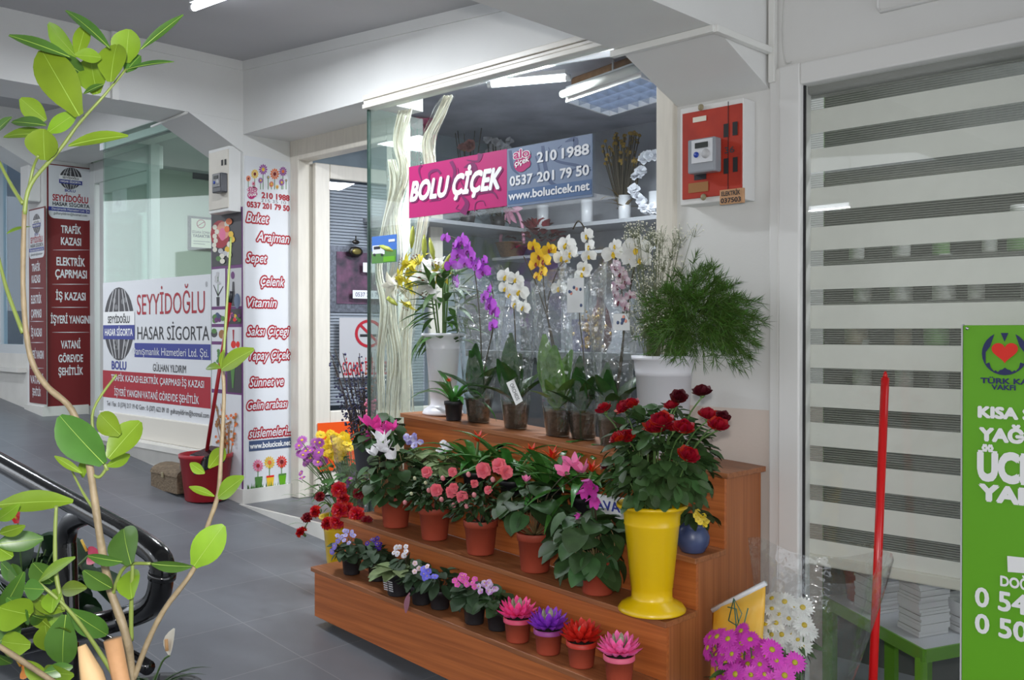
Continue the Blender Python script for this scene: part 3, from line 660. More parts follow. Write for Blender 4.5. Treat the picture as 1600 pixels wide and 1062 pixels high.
# ---- shop name board on the glass
PS = Plane('Y', 2.983)
s = root('shop_name_board', 'pink and blue florist name board fixed on the shop window glass', 'sign', None)
panel('pink_panel', PS, 640, 261, 793, 341, .004, INK['magenta'], s); panel('blue_panel', PS, 793.3, 233.2, 926, 324, .004, INK['slate'], s)
m = MB(); rect(m, PS, 795, 298.5, 925.5, 320, I['band'], .005); m.build('address_strip', IM, s)
m = MB(); hh = .0055
for pts, wd in (([(664, 292), (656, 268), (660, 258)], (1, 4)), ([(675, 290), (672, 272), (684, 266), (690, 272)], (1, 5, 3)), ([(702, 300), (712, 270), (706, 252)], (1, 5, 6)), ([(733, 300), (745, 278), (740, 258), (726, 262)], (1, 6, 9, 1)), ([(752, 240), (748, 252), (730, 250)], (9, 4, 1)),
                ([(716, 262), (722, 285), (735, 302)], (1, 2, 2)), ([(724, 334), (731, 318), (722, 305)], (12, 7, 2)), ([(745, 305), (770, 300), (779, 311)], (1, 4, 1)), ([(743, 331), (745, 317), (756, 314), (760, 322)], (1.5, 1.5, 1.5, 1)), ([(720, 328), (714, 326), (718, 320)], (1.5, 1.5, 1)), ([(672, 315), (690, 312)], (1, 2))):
    stroke(m, PS, pts, wd, I['plum'], hh)
m.build('scrollwork', IM, s); m = MB()
for pts, wd in (([(798, 235), (802, 262), (815, 275)], (5, 5, 1)), ([(849, 228), (853, 260), (862, 285), (878, 290)], (5, 6, 6, 1)), ([(858, 230), (868, 250), (900, 258), (924, 262)], (1, 4, 5, 1)), ([(884, 222), (900, 218), (896, 240), (880, 246)], (1, 9, 5, 1)), ([(873, 232), (879, 227)], (2, 1)), ([(838, 244), (843, 268), (828, 280)], (2, 3, 1)), ([(876, 278), (905, 262), (925, 266)], (1, 3, 2))):
    stroke(m, PS, pts, wd, I['slatedark'], hh - .001)
m.build('scrollwork', IM, s)
m = MB()
text(m, PS, 'BOLU ÇİÇEK', 644.5, 316, 787, 30, I['plum'], h=.006, bold=.05, shear=.32); text(m, PS, 'BOLU ÇİÇEK', 642.6, 314, 785, 30, I['white'], h=.007, bold=.05, shear=.32)
for w_, xa, xb, lk in (('210', 841, 871, (841, 254, 16)), ('1988', 880, 921.5, (841, 254, 16)), ('0537', 798.6, 833.5, (798.6, 290.7, 15)), ('201', 841, 867, (798.6, 290.7, 15)), ('79', 877, 894.5, (798.6, 290.7, 15)), ('50', 902, 921.6, (798.6, 290.7, 15))): text(m, PS, w_, xa, lk[1], xb, lk[2], I['signwhite'], h=.007, bold=.03, like=lk)
text(m, PS, 'www.bolucicek.net', 796.6, 313, 922.5, 13, I['signwhite'], h=.007, bold=.03)
m.build('lettering', IM, s)
def alo(m, pl, x, y, sc, h):
    disc(m, pl, x, y - 6 * sc, 13.5 * sc, 8 * sc, I['magenta'], h, 20); disc(m, pl, x - 2 * sc, y + 8 * sc, 10 * sc, 10 * sc, I['magenta'], h + .0003, 16); disc(m, pl, x + 5 * sc, y + 5 * sc, 8 * sc, 8 * sc, I['magenta'], h + .0005, 16)
    text(m, pl, 'alo', x - 11.5 * sc, y - 1.5 * sc, x + 11 * sc, 13 * sc, I['white'], h=h + .001, bold=.02, grow=.06); text(m, pl, 'alo', x - 11.5 * sc, y - 1.5 * sc, x + 11 * sc, 13 * sc, I['magenta'], h=h + .002, bold=.025)
    text(m, pl, 'çiçek', x - 10 * sc, y + 10 * sc, x + 11 * sc, 9 * sc, I['white'], h=h + .0022, bold=.02, rise=.012 * sc)
m = MB(); alo(m, PS, 817, 250, 1.05, .006); m.build('logo', IM, s)
settle(s, PS.px(793, 341))
# ---- van card on the glass corner
s = root('van_card', 'small card showing a white van on green grass stuck to the glass corner', 'card', None)
panel('card', PS, 581.5, 370, 620, 412, .002, INK['skyblue'], s)
m = MB(); rect(m, PS, 581.5, 393, 620, 412, I['leafgreen'], .003); rect(m, PS, 583, 384, 597, 397, I['signwhite'], .004); poly(m, PS, [(597, 397), (597, 386), (602, 392), (602, 397)], I['signwhite'], .004)
rect(m, PS, 585, 385.5, 595, 390, I['black'], .0045); disc(m, PS, 586, 398, 2, m=I['black'], h=.005); disc(m, PS, 598, 398, 2, m=I['black'], h=.005); rect(m, PS, 600, 401, 618, 409, I['green'], .0042); rect(m, PS, 608, 374, 618, 378, I['signwhite'], .004)
m.build('picture', IM, s); settle(s, PS.px(600, 412))
# ---- florist's list on the second column (right face) and photo strip (front face)
PX5 = Plane('X', -5.109)
s = root('price_list_board', 'tall white board with red script lettering on the column by the shop door', 'sign', None)
panel('board', PX5, 381.5, 243, 456.5, 767, .006, INK['signwhite'], s)
h0 = .0075
m = MB()
for st, x0, y, x1, cp in (('Buket', 384, 346, 419, 15), ('Arajman', 400, 376, 451, 15), ('Sepet', 384, 409, 416, 15), ('Çelenk', 406, 446, 443, 15), ('Vitamin', 385.5, 479, 431, 15), ('Saksı Çiçegi', 385, 524, 451, 15), ('Yapay Çiçek', 388, 562, 452, 15), ('Sünnet ve', 389, 604, 442, 15), ('Gelin arabası', 385, 640, 448, 14), ('süslemeleri...', 388, 684, 454, 15)):
    text(m, PX5, st, x0, y, x1, cp, I['red'], h=h0, bold=.03, shear=.3, grow=.11); text(m, PX5, st, x0, y, x1, cp, I['signwhite'], h=h0 + .001, bold=.014, shear=.3)
m.build('script_lettering', IM, s)
m = MB(); rect(m, PX5, 388, 689, 454, 705, I['slatedark'], h0); text(m, PX5, 'www.bolucicek.net', 389.5, 701, 452.5, 9, I['white'], h=h0 + .001, bold=.03)
text(m, PX5, '210 1988', 408, 309, 451, 9, I['red'], h=h0, bold=.05); text(m, PX5, '0537 201 79 50', 385, 323, 451, 9, I['red'], h=h0, bold=.05); text(m, PX5, '215 35 10', 407, 315, 446, 5, I['grey'], h=h0, bold=0)
m.build('printed_lettering', IM, s)
m = MB(); alo(m, PX5, 393, 300, .62, h0); m.build('logo', IM, s)
m = MB()
for x, y, r_, c, cc in ((387, 279, 5, 'orange', 'maroon'), (397, 272, 8, 'yellow', 'maroon'), (410, 265, 9, 'purple', 'yellow'), (406, 282, 5, 'purple', 'yellow'), (428, 272, 9.5, 'orange', 'maroon'), (441, 268, 8, 'purple', 'orange'), (423, 288, 5, 'orange', 'yellow'), (439, 285, 6, 'purple', 'yellow'), (395, 287, 3.5, 'pink', 'red'), (418, 277, 3, 'grey', 'yellow'), (432, 292, 3.5, 'yellow', 'orange'), (446, 282, 2.5, 'grey', 'yellow')):
    poly(m, PX5, [(x - .5, 296), (x + .5, 296), (x + .5, y), (x - .5, y)], I['leafgreen'], h0); flower_mark(m, PX5, x, y, r_, I[c], I[cc], 12, h0 + .001)
m.build('flower_pictures', IM, s); m = MB()
for x, y, c, cc in ((402, 727, 'pink', 'red'), (420, 722, 'yellow', 'orange'), (439, 721, 'brightred', 'maroon')):
    poly(m, PX5, [(x - .6, 750), (x + .6, 750), (x + .6, y), (x - .6, y)], I['leafgreen'], h0); flower_mark(m, PX5, x, y, 10.5, I[c], I[cc], 14, h0 + .001, .85)
for x, y, c in ((403, 747, 'leafgreen'), (421, 745, 'yellow'), (440, 742, 'green')): poly(m, PX5, [(x - 4, y + 16), (x + 4, y + 16), (x + 6, y), (x - 6, y)], I[c], h0 + .0015); rect(m, PX5, x - 6, y - 2, x + 6, y + 1, I['brightred' if c == 'yellow' else 'leafgreen'], h0 + .002)
for i in range(60):
    x = 385 + 68 * i / 59; y = 766 - 3 * i / 59; hh = R.uniform(5, 15); poly(m, PX5, [(x - 1.1, y), (x + 1.1, y), (x + R.uniform(-3, 3), y - hh)], I['leafgreen'], h0 + .0022)
m.build('flower_pictures', IM, s)
settle(s, (-5.11, 3.15, EZ + .1))
PY5 = Plane('Y', 2.988)
s = root('photo_strip', 'tall strip of flower photographs on the column below the white meter box', 'poster', None)
panel('backing', PY5, 331, 331, 379.2, 768, .004, INK['violet'], s); 
def photo(x0, y0, x1, y1, bg, bl):
    m = MB(); rect(m, PY5, x0, y0, x1, y1, I[bg], .005)
    for i, b in enumerate(bl):
        if b[0] == 'd': disc(m, PY5, b[1], b[2], b[3], b[4], I[b[5]], .0056 + .0002 * i, 14)
        else: stroke(m, PY5, b[1], b[2], I[b[3]], .0056 + .0002 * i)
    m.build('photograph', IM, s)
rr = R.uniform
photo(332, 334, 378.5, 417, 'darkgrey', [('d', 346 + rr(-2, 2), 366, 15, 22, 'red'), ('d', 350, 360, 10, 14, 'peach'), ('d', 349, 366, 5, 10, 'pink')] + [('d', 338 + rr(-3, 4), 355 + i * 7, 3.5, 4, 'cream') for i in range(6)] + [('d', 360 + rr(-4, 5), 350 + i * 8, 4, 5, R.choice(['orange', 'cream', 'yellow'])) for i in range(7)] + [('d', 346 + rr(-8, 8), 392 + i * 4, 4, 4, R.choice(['cream', 'lightgrey', 'leafgreen'])) for i in range(5)] + [('d', 360, 346, 5, 5, 'orange')])
photo(332, 421, 353, 479, 'signwhite', [('s', [(342, 470), (342, 425)], (1, 1), 'leafgreen'), ('s', [(342, 462), (335, 445)], (2, 1), 'black'), ('s', [(342, 462), (350, 447)], (2, 1), 'black'), ('s', [(342, 478), (342, 464)], (4, 5), 'black')] + [('d', 342 + rr(-3, 3), 427 + 3 * i, 2.5, 2.5, 'lightgrey') for i in range(6)])
photo(356, 420, 378.5, 479, 'lightgrey', [('s', [(366, 478), (366, 440)], (6, 3), 'darkgrey'), ('d', 365, 430, 3, 6, 'violet'), ('d', 372, 470, 5, 12, 'slate')])
photo(332, 484, 353, 506, 'signwhite', [('d', 343 + rr(-7, 7), 497 + rr(-5, 5), 3, 4, R.choice(['violet', 'leafgreen', 'darkgrey', 'slatedark'])) for i in range(10)])
photo(356, 483, 378.5, 506, 'darkgrey', [('d', 367 + rr(-9, 9), 496 + rr(-8, 6), 2.6, 3, R.choice(['brightred', 'leafgreen', 'yellow', 'violet', 'pink'])) for i in range(14)])
photo(332, 511, 353, 533, 'signwhite', [('d', 336, 521, 5, 6, 'darkgrey'), ('d', 336, 517, 4, 4, 'leafgreen'), ('d', 348, 522, 5, 7, 'tan')])
photo(356, 511, 378.5, 551, 'signwhite', [('d', 366, 538, 4, 6, 'brightred'), ('d', 373, 538, 3, 5, 'brightred'), ('s', [(366, 534), (366, 515)], (1, 3), 'red')])
photo(332, 538, 353, 607, 'signwhite', [('s', [(342, 600), (343, 545)], (2, 1), 'leafgreen')] + [('d', 342 + rr(-5, 5), 548 + 4 * i, 2.5, 3, 'leafgreen') for i in range(8)])
photo(356, 556, 378.5, 612, 'darkgrey', [('s', [(365, 606), (362 + 2 * i, 572)], (2, 1.4), 'leafgreen') for i in range(4)] + [('d', 364 + rr(-5, 5), 570, 3, 3, 'lightgrey') for i in range(3)])
photo(332, 613, 378.5, 764, 'signwhite', [('s', [(358, 740), (354 + rr(-16, 16), 640 + rr(-14, 40))], (1.2, .8), 'tan') for i in range(16)] + [('d', 355 + rr(-16, 18), 655 + rr(-20, 40), 1.8, 2.2, R.choice(['orange', 'tan', 'tan'])) for i in range(60)] + [('s', [(356, 755), (358, 700)], (9, 3), 'lightgrey')])
settle(s, (-5.3, 2.985, EZ + .1))
# ---- insurance banners on the first column
def globe(m, pl, x, y, rx, ry, h, lab=True):
    disc(m, pl, x, y, rx, ry, I['darkgrey'], h, 28)
    for k in (-.7, -.4, 0, .4, .7): stroke(m, pl, [(x + k * rx * .5, y - ry * .95), (x + k * rx * 1.1, y), (x + k * rx * .5, y + ry * .95)], (rx * .05, rx * .08, rx * .05), I['lightgrey'], h + .0008)
    for k in range(9): disc(m, pl, x + rr(-.5, .5) * rx, y + rr(-.7, -.4) * ry * (1 if k % 2 else -1), rx * .12, ry * .08, I['grey'], h + .0006, 8)
    rect(m, pl, x - rx * 1.04, y - ry * .32, x + rx * 1.04, y + ry * .04, I['white'], h + .0012); rect(m, pl, x - rx * 1.04, y + ry * .04, x + rx * 1.04, y + ry * .42, I['blue'], h + .0014)
    text(m, pl, 'SEYYİDOĞLU', x - rx * .72, y - ry * .02, x + rx * .72, ry * .19, I['black'], h=h + .002, bold=.03); text(m, pl, 'HASAR SİGORTA', x - rx * .92, y + ry * .32, x + rx * .92, ry * .19, I['white'], h=h + .002, bold=.03)
def banner(pl, x0, x1, ytop, ybot, label, rows, top, loc):
    s = root('insurance_banner', label, 'banner', None)
    panel('board', pl, x0, ytop, x1, ybot, .006, mat('banner_maroon', (112, 16, 20), .6), s)
    w_ = x1 - x0; h = .007; m = MB(); u0, za = pl.uv(x0 + w_ * .03, ytop + 2); u1, _ = pl.uv(x1 - w_ * .05, ytop); _, zb = pl.uv(x0, top); r_ = .04 * (u1 - u0) / .3
    pts = [(u0, za), (u0, zb + r_)] + [(u0 + r_ - r_ * math.cos(a), zb + r_ - r_ * math.sin(a)) for a in [PI / 2 * i / 6 for i in range(1, 7)]] + [(u1 - r_ + r_ * math.sin(a), zb + r_ - r_ * math.cos(a)) for a in [PI / 2 * i / 6 for i in range(7)]] + [(u1, za)]
    poly(m, pl, pts[::-1], I['signwhite'], h, px=False); m.build('white_field', IM, s)
    m = MB(); cx = (x0 + x1) / 2; H_ = top - ytop
    globe(m, pl, cx, ytop + H_ * .28, w_ * .235, H_ * .2, h + .001)
    text(m, pl, 'BOLU', cx - w_ * .12, ytop + H_ * .52, cx + w_ * .1, H_ * .05, I['blue'], h=h + .001, bold=.03)
    text(m, pl, 'SEYYİDOĞLU', x0 + w_ * .12, ytop + H_ * .68, x0 + w_ * .87, H_ * .12, I['red'], h=h + .001, bold=.03); text(m, pl, 'HASAR SİGORTA', x0 + w_ * .12, ytop + H_ * .77, x0 + w_ * .9, H_ * .07, I['black'], h=h + .001, bold=.03)
    rect(m, pl, x0 + w_ * .03, ytop + H_ * .79, x1 - w_ * .06, ytop + H_ * .865, I['blue'], h + .001); text(m, pl, 'Danışmanlık Hizmetleri Ltd. Şti.', x0 + w_ * .1, ytop + H_ * .848, x1 - w_ * .1, H_ * .045, I['white'], h=h + .0018, bold=.01)
    text(m, pl, 'gulhanyildirim@hotmail.com', x0 + w_ * .14, ytop + H_ * .935, x0 + w_ * .85, H_ * .05, I['black'], h=h + .001, bold=.01); m.build('letterhead', IM, s)
    m = MB()
    for st, a, b, y, cp in rows:
        if st == '-': stroke(m, pl, [(a, y), ((a + b) / 2, y), (b, y)], (.2, 1.2, .2), I['signwhite'], h)
        else: text(m, pl, st, a, y, b, cp, I['signwhite'], h=h, bold=.03)
    m.build('lettering', IM, s); settle(s, loc); return s
PR1 = Plane('X', -8.398)
rows = [('TRAFİK', 95, 126, 363.4, 12), ('KAZASI', 95, 126, 382, 12), ('-', 82, 139, 390.5, 0), ('ELEKTRİK', 88, 132, 414, 13), ('ÇAPRMASI', 86, 135, 433, 13), ('-', 81, 138, 444, 0), ('İŞ KAZASI', 87, 133, 468, 12.5), ('-', 80, 137, 480, 0), ('İŞYERİ YANGINI', 79, 140, 504.6, 12.5), ('-', 81, 139, 519, 0), ('VATANİ', 95, 125, 544, 12.5), ('GÖREVDE', 91, 129, 565.6, 12), ('ŞEHİTLİK', 91, 129, 586, 12)]
banner(PR1, 73, 146.5, 255, 637, 'dark red insurance banner on the wide side of the far column', rows, 340, (-8.4, 3.25, .9))
PR2 = Plane('Y', 3.048)
rows = [('TRAFİK', 51, 64, 424, 12), ('KAZASI', 51, 64, 442, 12), ('-', 48, 70, 450, 0), ('ELEKTRİK', 50, 66, 474, 13), ('ÇAPRMASI', 50, 66, 496, 13), ('-', 48, 70, 502, 0), ('İŞ KAZASI', 50, 66.5, 525, 12.5), ('-', 48, 70, 535, 0), ('İŞYERİ YANGINI', 48, 69.5, 559, 12.5), ('-', 48, 70, 575, 0), ('VATANİ', 49, 69, 598, 12.5), ('ŞEHİTLİK', 52, 65, 617, 11)]
banner(PR2, 46, 71.5, 328, 628, 'narrow dark red insurance banner on the front of the far column', rows, 405, (-8.58, 3.05, .9))
q = MB().box((-8.64, 2.95, 2.6), (-8.45, 3.05, 3.02)); tag(bevel(q.build('meter_cabinet', PAINT, off=(-8.55, 3.05, 2.6)), .01), 'plain white meter cabinet above the narrow red banner', 'meter box')
# ---- insurance sign on the office glass
PI_ = Plane('Y', 3.028)
s = root('insurance_sign', 'white blue and red insurance sign covering the lower office window', 'sign', None)
panel('film_sheet', PI_, 161.5, 442, 330, 641, .003, INK['signwhite'], s)
m = MB(); rect(m, PI_, 211, 535.6, 330, 557.6, I['blue'], .004); rect(m, PI_, 161.5, 578, 330, 619.6, I['red'], .004); m.build('colour_bands', IM, s)
m = MB(); globe(m, PI_, 187, 505.7, 23.5, 57, .005); text(m, PI_, 'BOLU', 175.7, 576, 198, 13, I['blue'], h=.005, bold=.03); m.build('emblem', IM, s)
m = MB()
text(m, PI_, 'SEYYİDOĞLU', 215, 491.5, 321, 33, I['red'], h=.005, bold=.01); text(m, PI_, '®', 322, 448, 325.5, 8, I['grey'], h=.005, bold=0); text(m, PI_, 'HASAR SİGORTA', 215.6, 530, 328, 21, I['black'], h=.005, bold=.01)
text(m, PI_, 'Danışmanlık Hizmetleri Ltd. Şti.', 208, 553.5, 327, 12, I['signwhite'], h=.006, bold=.0); text(m, PI_, 'GÜLHAN YILDIRIM', 240, 579.5, 291.5, 12, I['black'], h=.005, bold=.01)
text(m, PI_, 'TRAFİK KAZASI·ELEKTRİK ÇARPMASI·İŞ KAZASI', 175, 594, 320, 10, I['signwhite'], h=.006, bold=.015); text(m, PI_, 'İŞYERİ YANGINI·VATANİ GÖREVDE ŞEHİTLİK', 180, 617, 312, 11, I['signwhite'], h=.006, bold=.015)
text(m, PI_, 'Tel / Fax : 0 (374) 217 19 42 Gsm : 0 (507) 622 09 10  gulhanyildirim@hotmail.com', 168, 633, 327.5, 7.5, I['black'], h=.005, bold=0)
m.build('lettering', IM, s); settle(s, PI_.px(246, 641))
# ---- office things
PO = Plane('Y', 3.08)
a = atY(162, 236, 3.08); b = atY(292, 187, 3.08)
s = root('rolled_blind', 'white roller blind pulled up at the top of the office window', 'blind', None)
MB().box((a.x, 3.05, a.z), (b.x, 3.11, a.z + .05)).build('cassette', mat('blind_bright', (228, 230, 236), .5), s); MB().box((a.x, 3.075, a.z - .012), (b.x, 3.085, a.z + .01)).build('hem_bar', INK['grey'], s)
settle(s, (a.x, 3.08, a.z))
PW_ = Plane('X', -5.565)
s = root('framed_notice', 'black framed no smoking notice on the pale green office wall', 'framed notice', None)
PW2 = Plane('X', -8.4)
panel('frame', PW2, 293, 337, 340, 390, .02, BLK, s); panel('sheet', PW2, 297, 341, 338, 386, .004, INK['cream'], s, .02)
m = MB(); ring(m, PW2, 312, 350, 7, 1.4, I['red'], .026); stroke(m, PW2, [(307, 353), (317, 347)], (1.2, 1.2), I['red'], .026); text(m, PW2, 'SİGARA İÇMEK', 298, 364, 326, 4, I['darkgrey'], h=.026); text(m, PW2, 'YASAKTIR', 299, 370, 326, 4.5, I['black'], h=.026, bold=.04); rect(m, PW2, 300, 376, 326, 377, I['grey'], .026); rect(m, PW2, 300, 380, 318, 381, I['grey'], .026)
m.build('printing', IM, s); settle(s, PW2.px(316, 390))
s = root('wall_plate', 'small dark plate high on the pale green office wall', 'plate', None)
panel('plate', PW2, 301, 264, 330, 279, .015, INK['darkgrey'], s); settle(s, PW2.px(315, 279))
PQ = Plane('Y', 3.45)
s = root('door_paper', 'white paper with the number 40 taped to the office door glass', 'notice', None)
panel('sheet', PQ, 176, 293, 198, 333, .003, INK['signwhite'], s); m = MB(); text(m, PQ, '40', 181, 324, 190, 12, I['slatedark'], h=.004, bold=0, shear=.1); text(m, PQ, 'no', 183, 305, 188, 4, I['grey'], h=.004, bold=0); m.build('lettering', IM, s); settle(s, PQ.px(187, 333))
# ---- flower shop door: things on it
PDR = Plane('X', -4.93)
class DoorPlane(Plane):
    def __init__(s): pass
    def uv(s, px, py):
        r = ray(px, py); p0 = H + Nn * .026; t = (p0 - CAM).dot(Nn) / r.dot(Nn); p = CAM + r * t; return ((p - H).dot(D), p.z)
    def pt(s, u, z, h=0): q = H + D * u + Nn * (.026 + h); return V((q.x, q.y, z))
DP = DoorPlane()
def dpanel(name, x0, y0, x1, y1, th, mt, parent, h=0):
    u0, za = DP.uv(x0, y0); _, zb = DP.uv(x0, y1); u1, _ = DP.uv(x1, y0); m = MB()
    m.hexa([DP.pt(u0, zb, h), DP.pt(u0, zb, h + th), DP.pt(u1, zb, h + th), DP.pt(u1, zb, h), DP.pt(u0, za, h), DP.pt(u0, za, h + th), DP.pt(u1, za, h + th), DP.pt(u1, za, h)]); return m.build(name, mt, parent)
s = root('no_smoking_sign', 'no smoking sign on the open shop door pane', 'sign', None)
dpanel('sheet', 530, 496, 612, 590, .003, mat('sign_sheet_grey', (176, 176, 180), .5), s)
m = MB(); ring(m, DP, 576, 521, 22, 4.5, I['red'], .005); stroke(m, DP, [(561, 506), (592, 537)], (4, 4), I['red'], .0055); rect(m, DP, 562, 522, 596, 526, I['black'], .0045)
text(m, DP, 'SİGARA İÇİLMEZ', 535, 586, 604, 21, I['red'], h=.004, bold=.02); m.build('printing', IM, s); settle(s, DP.px(570, 590))
s = root('phone_notice', 'white paper strip with a phone number on the door pane', 'notice', None)
dpanel('sheet', 551, 453, 604, 466, .003, INK['signwhite'], s); m = MB(); text(m, DP, '0537 201 79 50', 555, 463, 602, 7, I['navy'], h=.004, bold=.01); m.build('lettering', IM, s); settle(s, DP.px(575, 466))
s = root('door_note', 'small blank white note above the phone strip on the door pane', 'notice', None); dpanel('sheet', 567, 410, 588, 425, .003, INK['signwhite'], s); settle(s, DP.px(575, 425))
s = root('warning_card', 'orange card stuck low on the white shop door', 'card', None); dpanel('sheet', 496, 661, 584, 737, .003, mat('orange_card', (238, 84, 10), .5), s); settle(s, DP.px(540, 737))
s = root('picture_frame', 'silver framed picture of pink blossoms seen through the door pane', 'picture', None)
dpanel('frame', 516, 382, 640, 487, .02, mat('silver_frame', (150, 150, 156), .3, .4, 60, metal=.4), s, -.06); dpanel('picture', 530, 392, 630, 474, .004, mat('picture_dark', (58, 48, 58), .6, rgb2=(150, 90, 120), scale=18), s, -.038); settle(s, DP.px(570, 487))
s = root('door_ornament', 'dark oval metal ornament hanging on the open shop door', 'ornament', None)
p = DP.px(556, 393); m = MB(); m.ball(p, .055, 14, 0, (.25, 1, .6)); m.tube([p + V((0, 0, .05)), p + V((0, 0, .10))], .004, 6); m.ball(p + V((0, 0, .06)), .03, 8, 0, (.3, 1, .5)); m.build('body', mat('ornament_dark', (42, 38, 34), .35, metal=.5), s)
m = MB(); m.ball(p + Nn * .012, .036, 12, 0, (.2, 1, .55)); m.build('centre', mat('ornament_gold', (120, 110, 60), .4, metal=.5), s); settle(s, p)
# ------------------------------------------------------------------ the stepped flower stand
XL, XR = -3.3, -1.672
YT = [2.24, 2.385, 2.545, 2.71, 2.955]; ZT = [-.960, -.775, -.61, -.36]; SL = -.06
def st(k, x, d=0): return CZ + ZT[k] + SL * (x - XL) + d
def wood(name, stretch, c1=(190, 108, 54), c2=(156, 84, 40)):
    return mat(name, c1, .42, scale=1, stretch=tuple(v * 1.5 for v in stretch), rgb2=c2, bump=.02)
WX = wood('veneer_lengthwise', (1.4, 70, 70)); WZ = wood('veneer_upright', (70, 70, 1.2), (172, 106, 62), (142, 82, 46)); WT = wood('veneer_tread', (1.4, 60, 60), (164, 104, 64), (130, 78, 46))
s = root('flower_stand', 'stepped wooden veneer flower stand on small casters in front of the shop glass', 'stand', None)
for k in range(4):
    zl0 = st(k - 1, XL) if k else CZ - 1.160; zr0 = st(k - 1, XR) if k else CZ - 1.160 - .07 * (XR - XL)
    y0 = YT[k]; 
    m = MB().hexa([(XL, y0 + .012, zl0), (XR, y0 + .012, zr0), (XR, y0 + .026, zr0), (XL, y0 + .026, zl0), (XL, y0 + .012, st(k, XL, -.018)), (XR, y0 + .012, st(k, XR, -.018)), (XR, y0 + .026, st(k, XR, -.018)), (XL, y0 + .026, st(k, XL, -.018))])
    m.build('riser', WX, s)
    y1 = YT[k + 1] + (.012 if k < 3 else 0); xr = XR + (.02 if k == 3 else .006); xl = XL - .012
    m = MB().hexa([(xl, y0, st(k, xl, -.018)), (xr, y0, st(k, xr, -.018)), (xr, y1, st(k, xr, -.018)), (xl, y1, st(k, xl, -.018)), (xl, y0, st(k, xl)), (xr, y0, st(k, xr)), (xr, y1, st(k, xr)), (xl, y1, st(k, xl))])
    bevel(m.build('tread', WT, s), .002)
for x in (XL, XR - .016):
    m = MB(); pr = []
    zb = CZ - 1.160 - .07 * (x - XL)
    for k in range(4): pr += [(YT[k] + .026, (st(k - 1, x) if k else zb)), (YT[k] + .026, st(k, x, -.018))]
    pr += [(YT[4], st(3, x, -.018)), (YT[4], zb)]; pr = pr[:]
    n = len(pr); m.add([(x, y, z) for y, z in pr] + [(x + .016, y, z) for y, z in pr], [tuple(range(n)), tuple(range(2 * n - 1, n - 1, -1))] + [(i, i + n, (i + 1) % n + n, (i + 1) % n) for i in range(n)])
    m.build('side_panel', WZ, s)
    for y in (2.31, 2.88):
        c = V((x + (.05 if x == XL else -.04), y, floor_z(x))); cm = MB()
        ob_ = MB(); ob_.tube([c + V((-.012, 0, .028)), c + V((.012, 0, .028))], .028, 16); ca = ob_.build('caster', mat('caster_black', (34, 34, 36), .4), s)
        ob_ = MB(); ob_.tube([c + V((-.016, 0, .028)), c + V((-.013, 0, .028))], .02, 14); ob_.box(c + V((-.018, -.012, .03)), c + V((.018, .012, .0)) + V((0, 0, (zb - c.z) + .005))); ob_.build('bracket', mat('caster_steel', (170, 170, 172), .3, metal=.8), ca)
settle(s, (-2.5, 2.6, floor_z(-2.5)))
YC = [2.315, 2.47, 2.63, 2.83]
def spot(px, k, dy=0):
    p = atY(px, 531, YC[k] + dy); return V((p.x, YC[k] + dy, st(k, p.x, .0005)))
def mpx(k, px, dy=0): return (spot(px, k, dy) - CAM).dot(CM @ V((0, 0, -1))) / FPX      # metres per pixel there
# ------------------------------------------------------------------ plant kit
TERRA = mat('terracotta', (162, 68, 46), .6, .08, 14, bump=.05); BLACKP = mat('black_pot', (38, 38, 42), .45, .05, 20); SOIL = mat('soil', (48, 36, 28), .95, .3, 60, bump=.5, bscale=120)
G = lambda nm, c, isl=.25, tr=.12, ro=.5, v=.28: mat(nm, c, ro, v, 30, island=isl, trans=tr, spec=.35)
LD = G('leaf_dark', (46, 70, 36), .3); LC = G('leaf_cyclamen', (56, 84, 46), .35); LM = G('leaf_mid', (70, 104, 52)); LV = G('leaf_violet', (50, 70, 46), ro=.6); LP = G('leaf_pale', (124, 142, 96), .15, ro=.6)
LR = G('leaf_rose', (58, 84, 44), .35); LG = G('leaf_guzmania', (64, 116, 48), .2, ro=.3); LO = G('leaf_orchid', (46, 76, 36), .25, ro=.3); LL = G('leaf_lily', (70, 106, 50)); STEM = mat('stem_green', (92, 122, 66), .5, .15, 20); STEMD = mat('stem_dark', (70, 62, 46), .6)
PET = lambda nm, c, isl=.12, c2=None: mat(nm, c, .5, .08 if not c2 else 0, 40, island=isl, trans=.15, rgb2=c2)
YEL = mat('flower_yellow_eye', (226, 190, 40), .5)
def pot(parent, rt, rb, h, mt, soil=True, z=0, saucer=False):
    m = MB().lathe([(rb * .96, z), (rb, z + .004), (rt * .93, z + h * .80), (rt * .935, z + h * .80), (rt, z + h * .81), (rt * 1.02, z + h * .985), (rt * 1.0, z + h), (rt * .94, z + h * .99), (rt * .9, z + h * .84)], 28)
    p = m.build('pot', mt, parent)
    if soil: MB().lathe([(rt * .915, z + h * .86), (rt * .5, z + h * .88), (.001, z + h * .885)], 20, cap0=False).build('soil', SOIL, p)
    return p
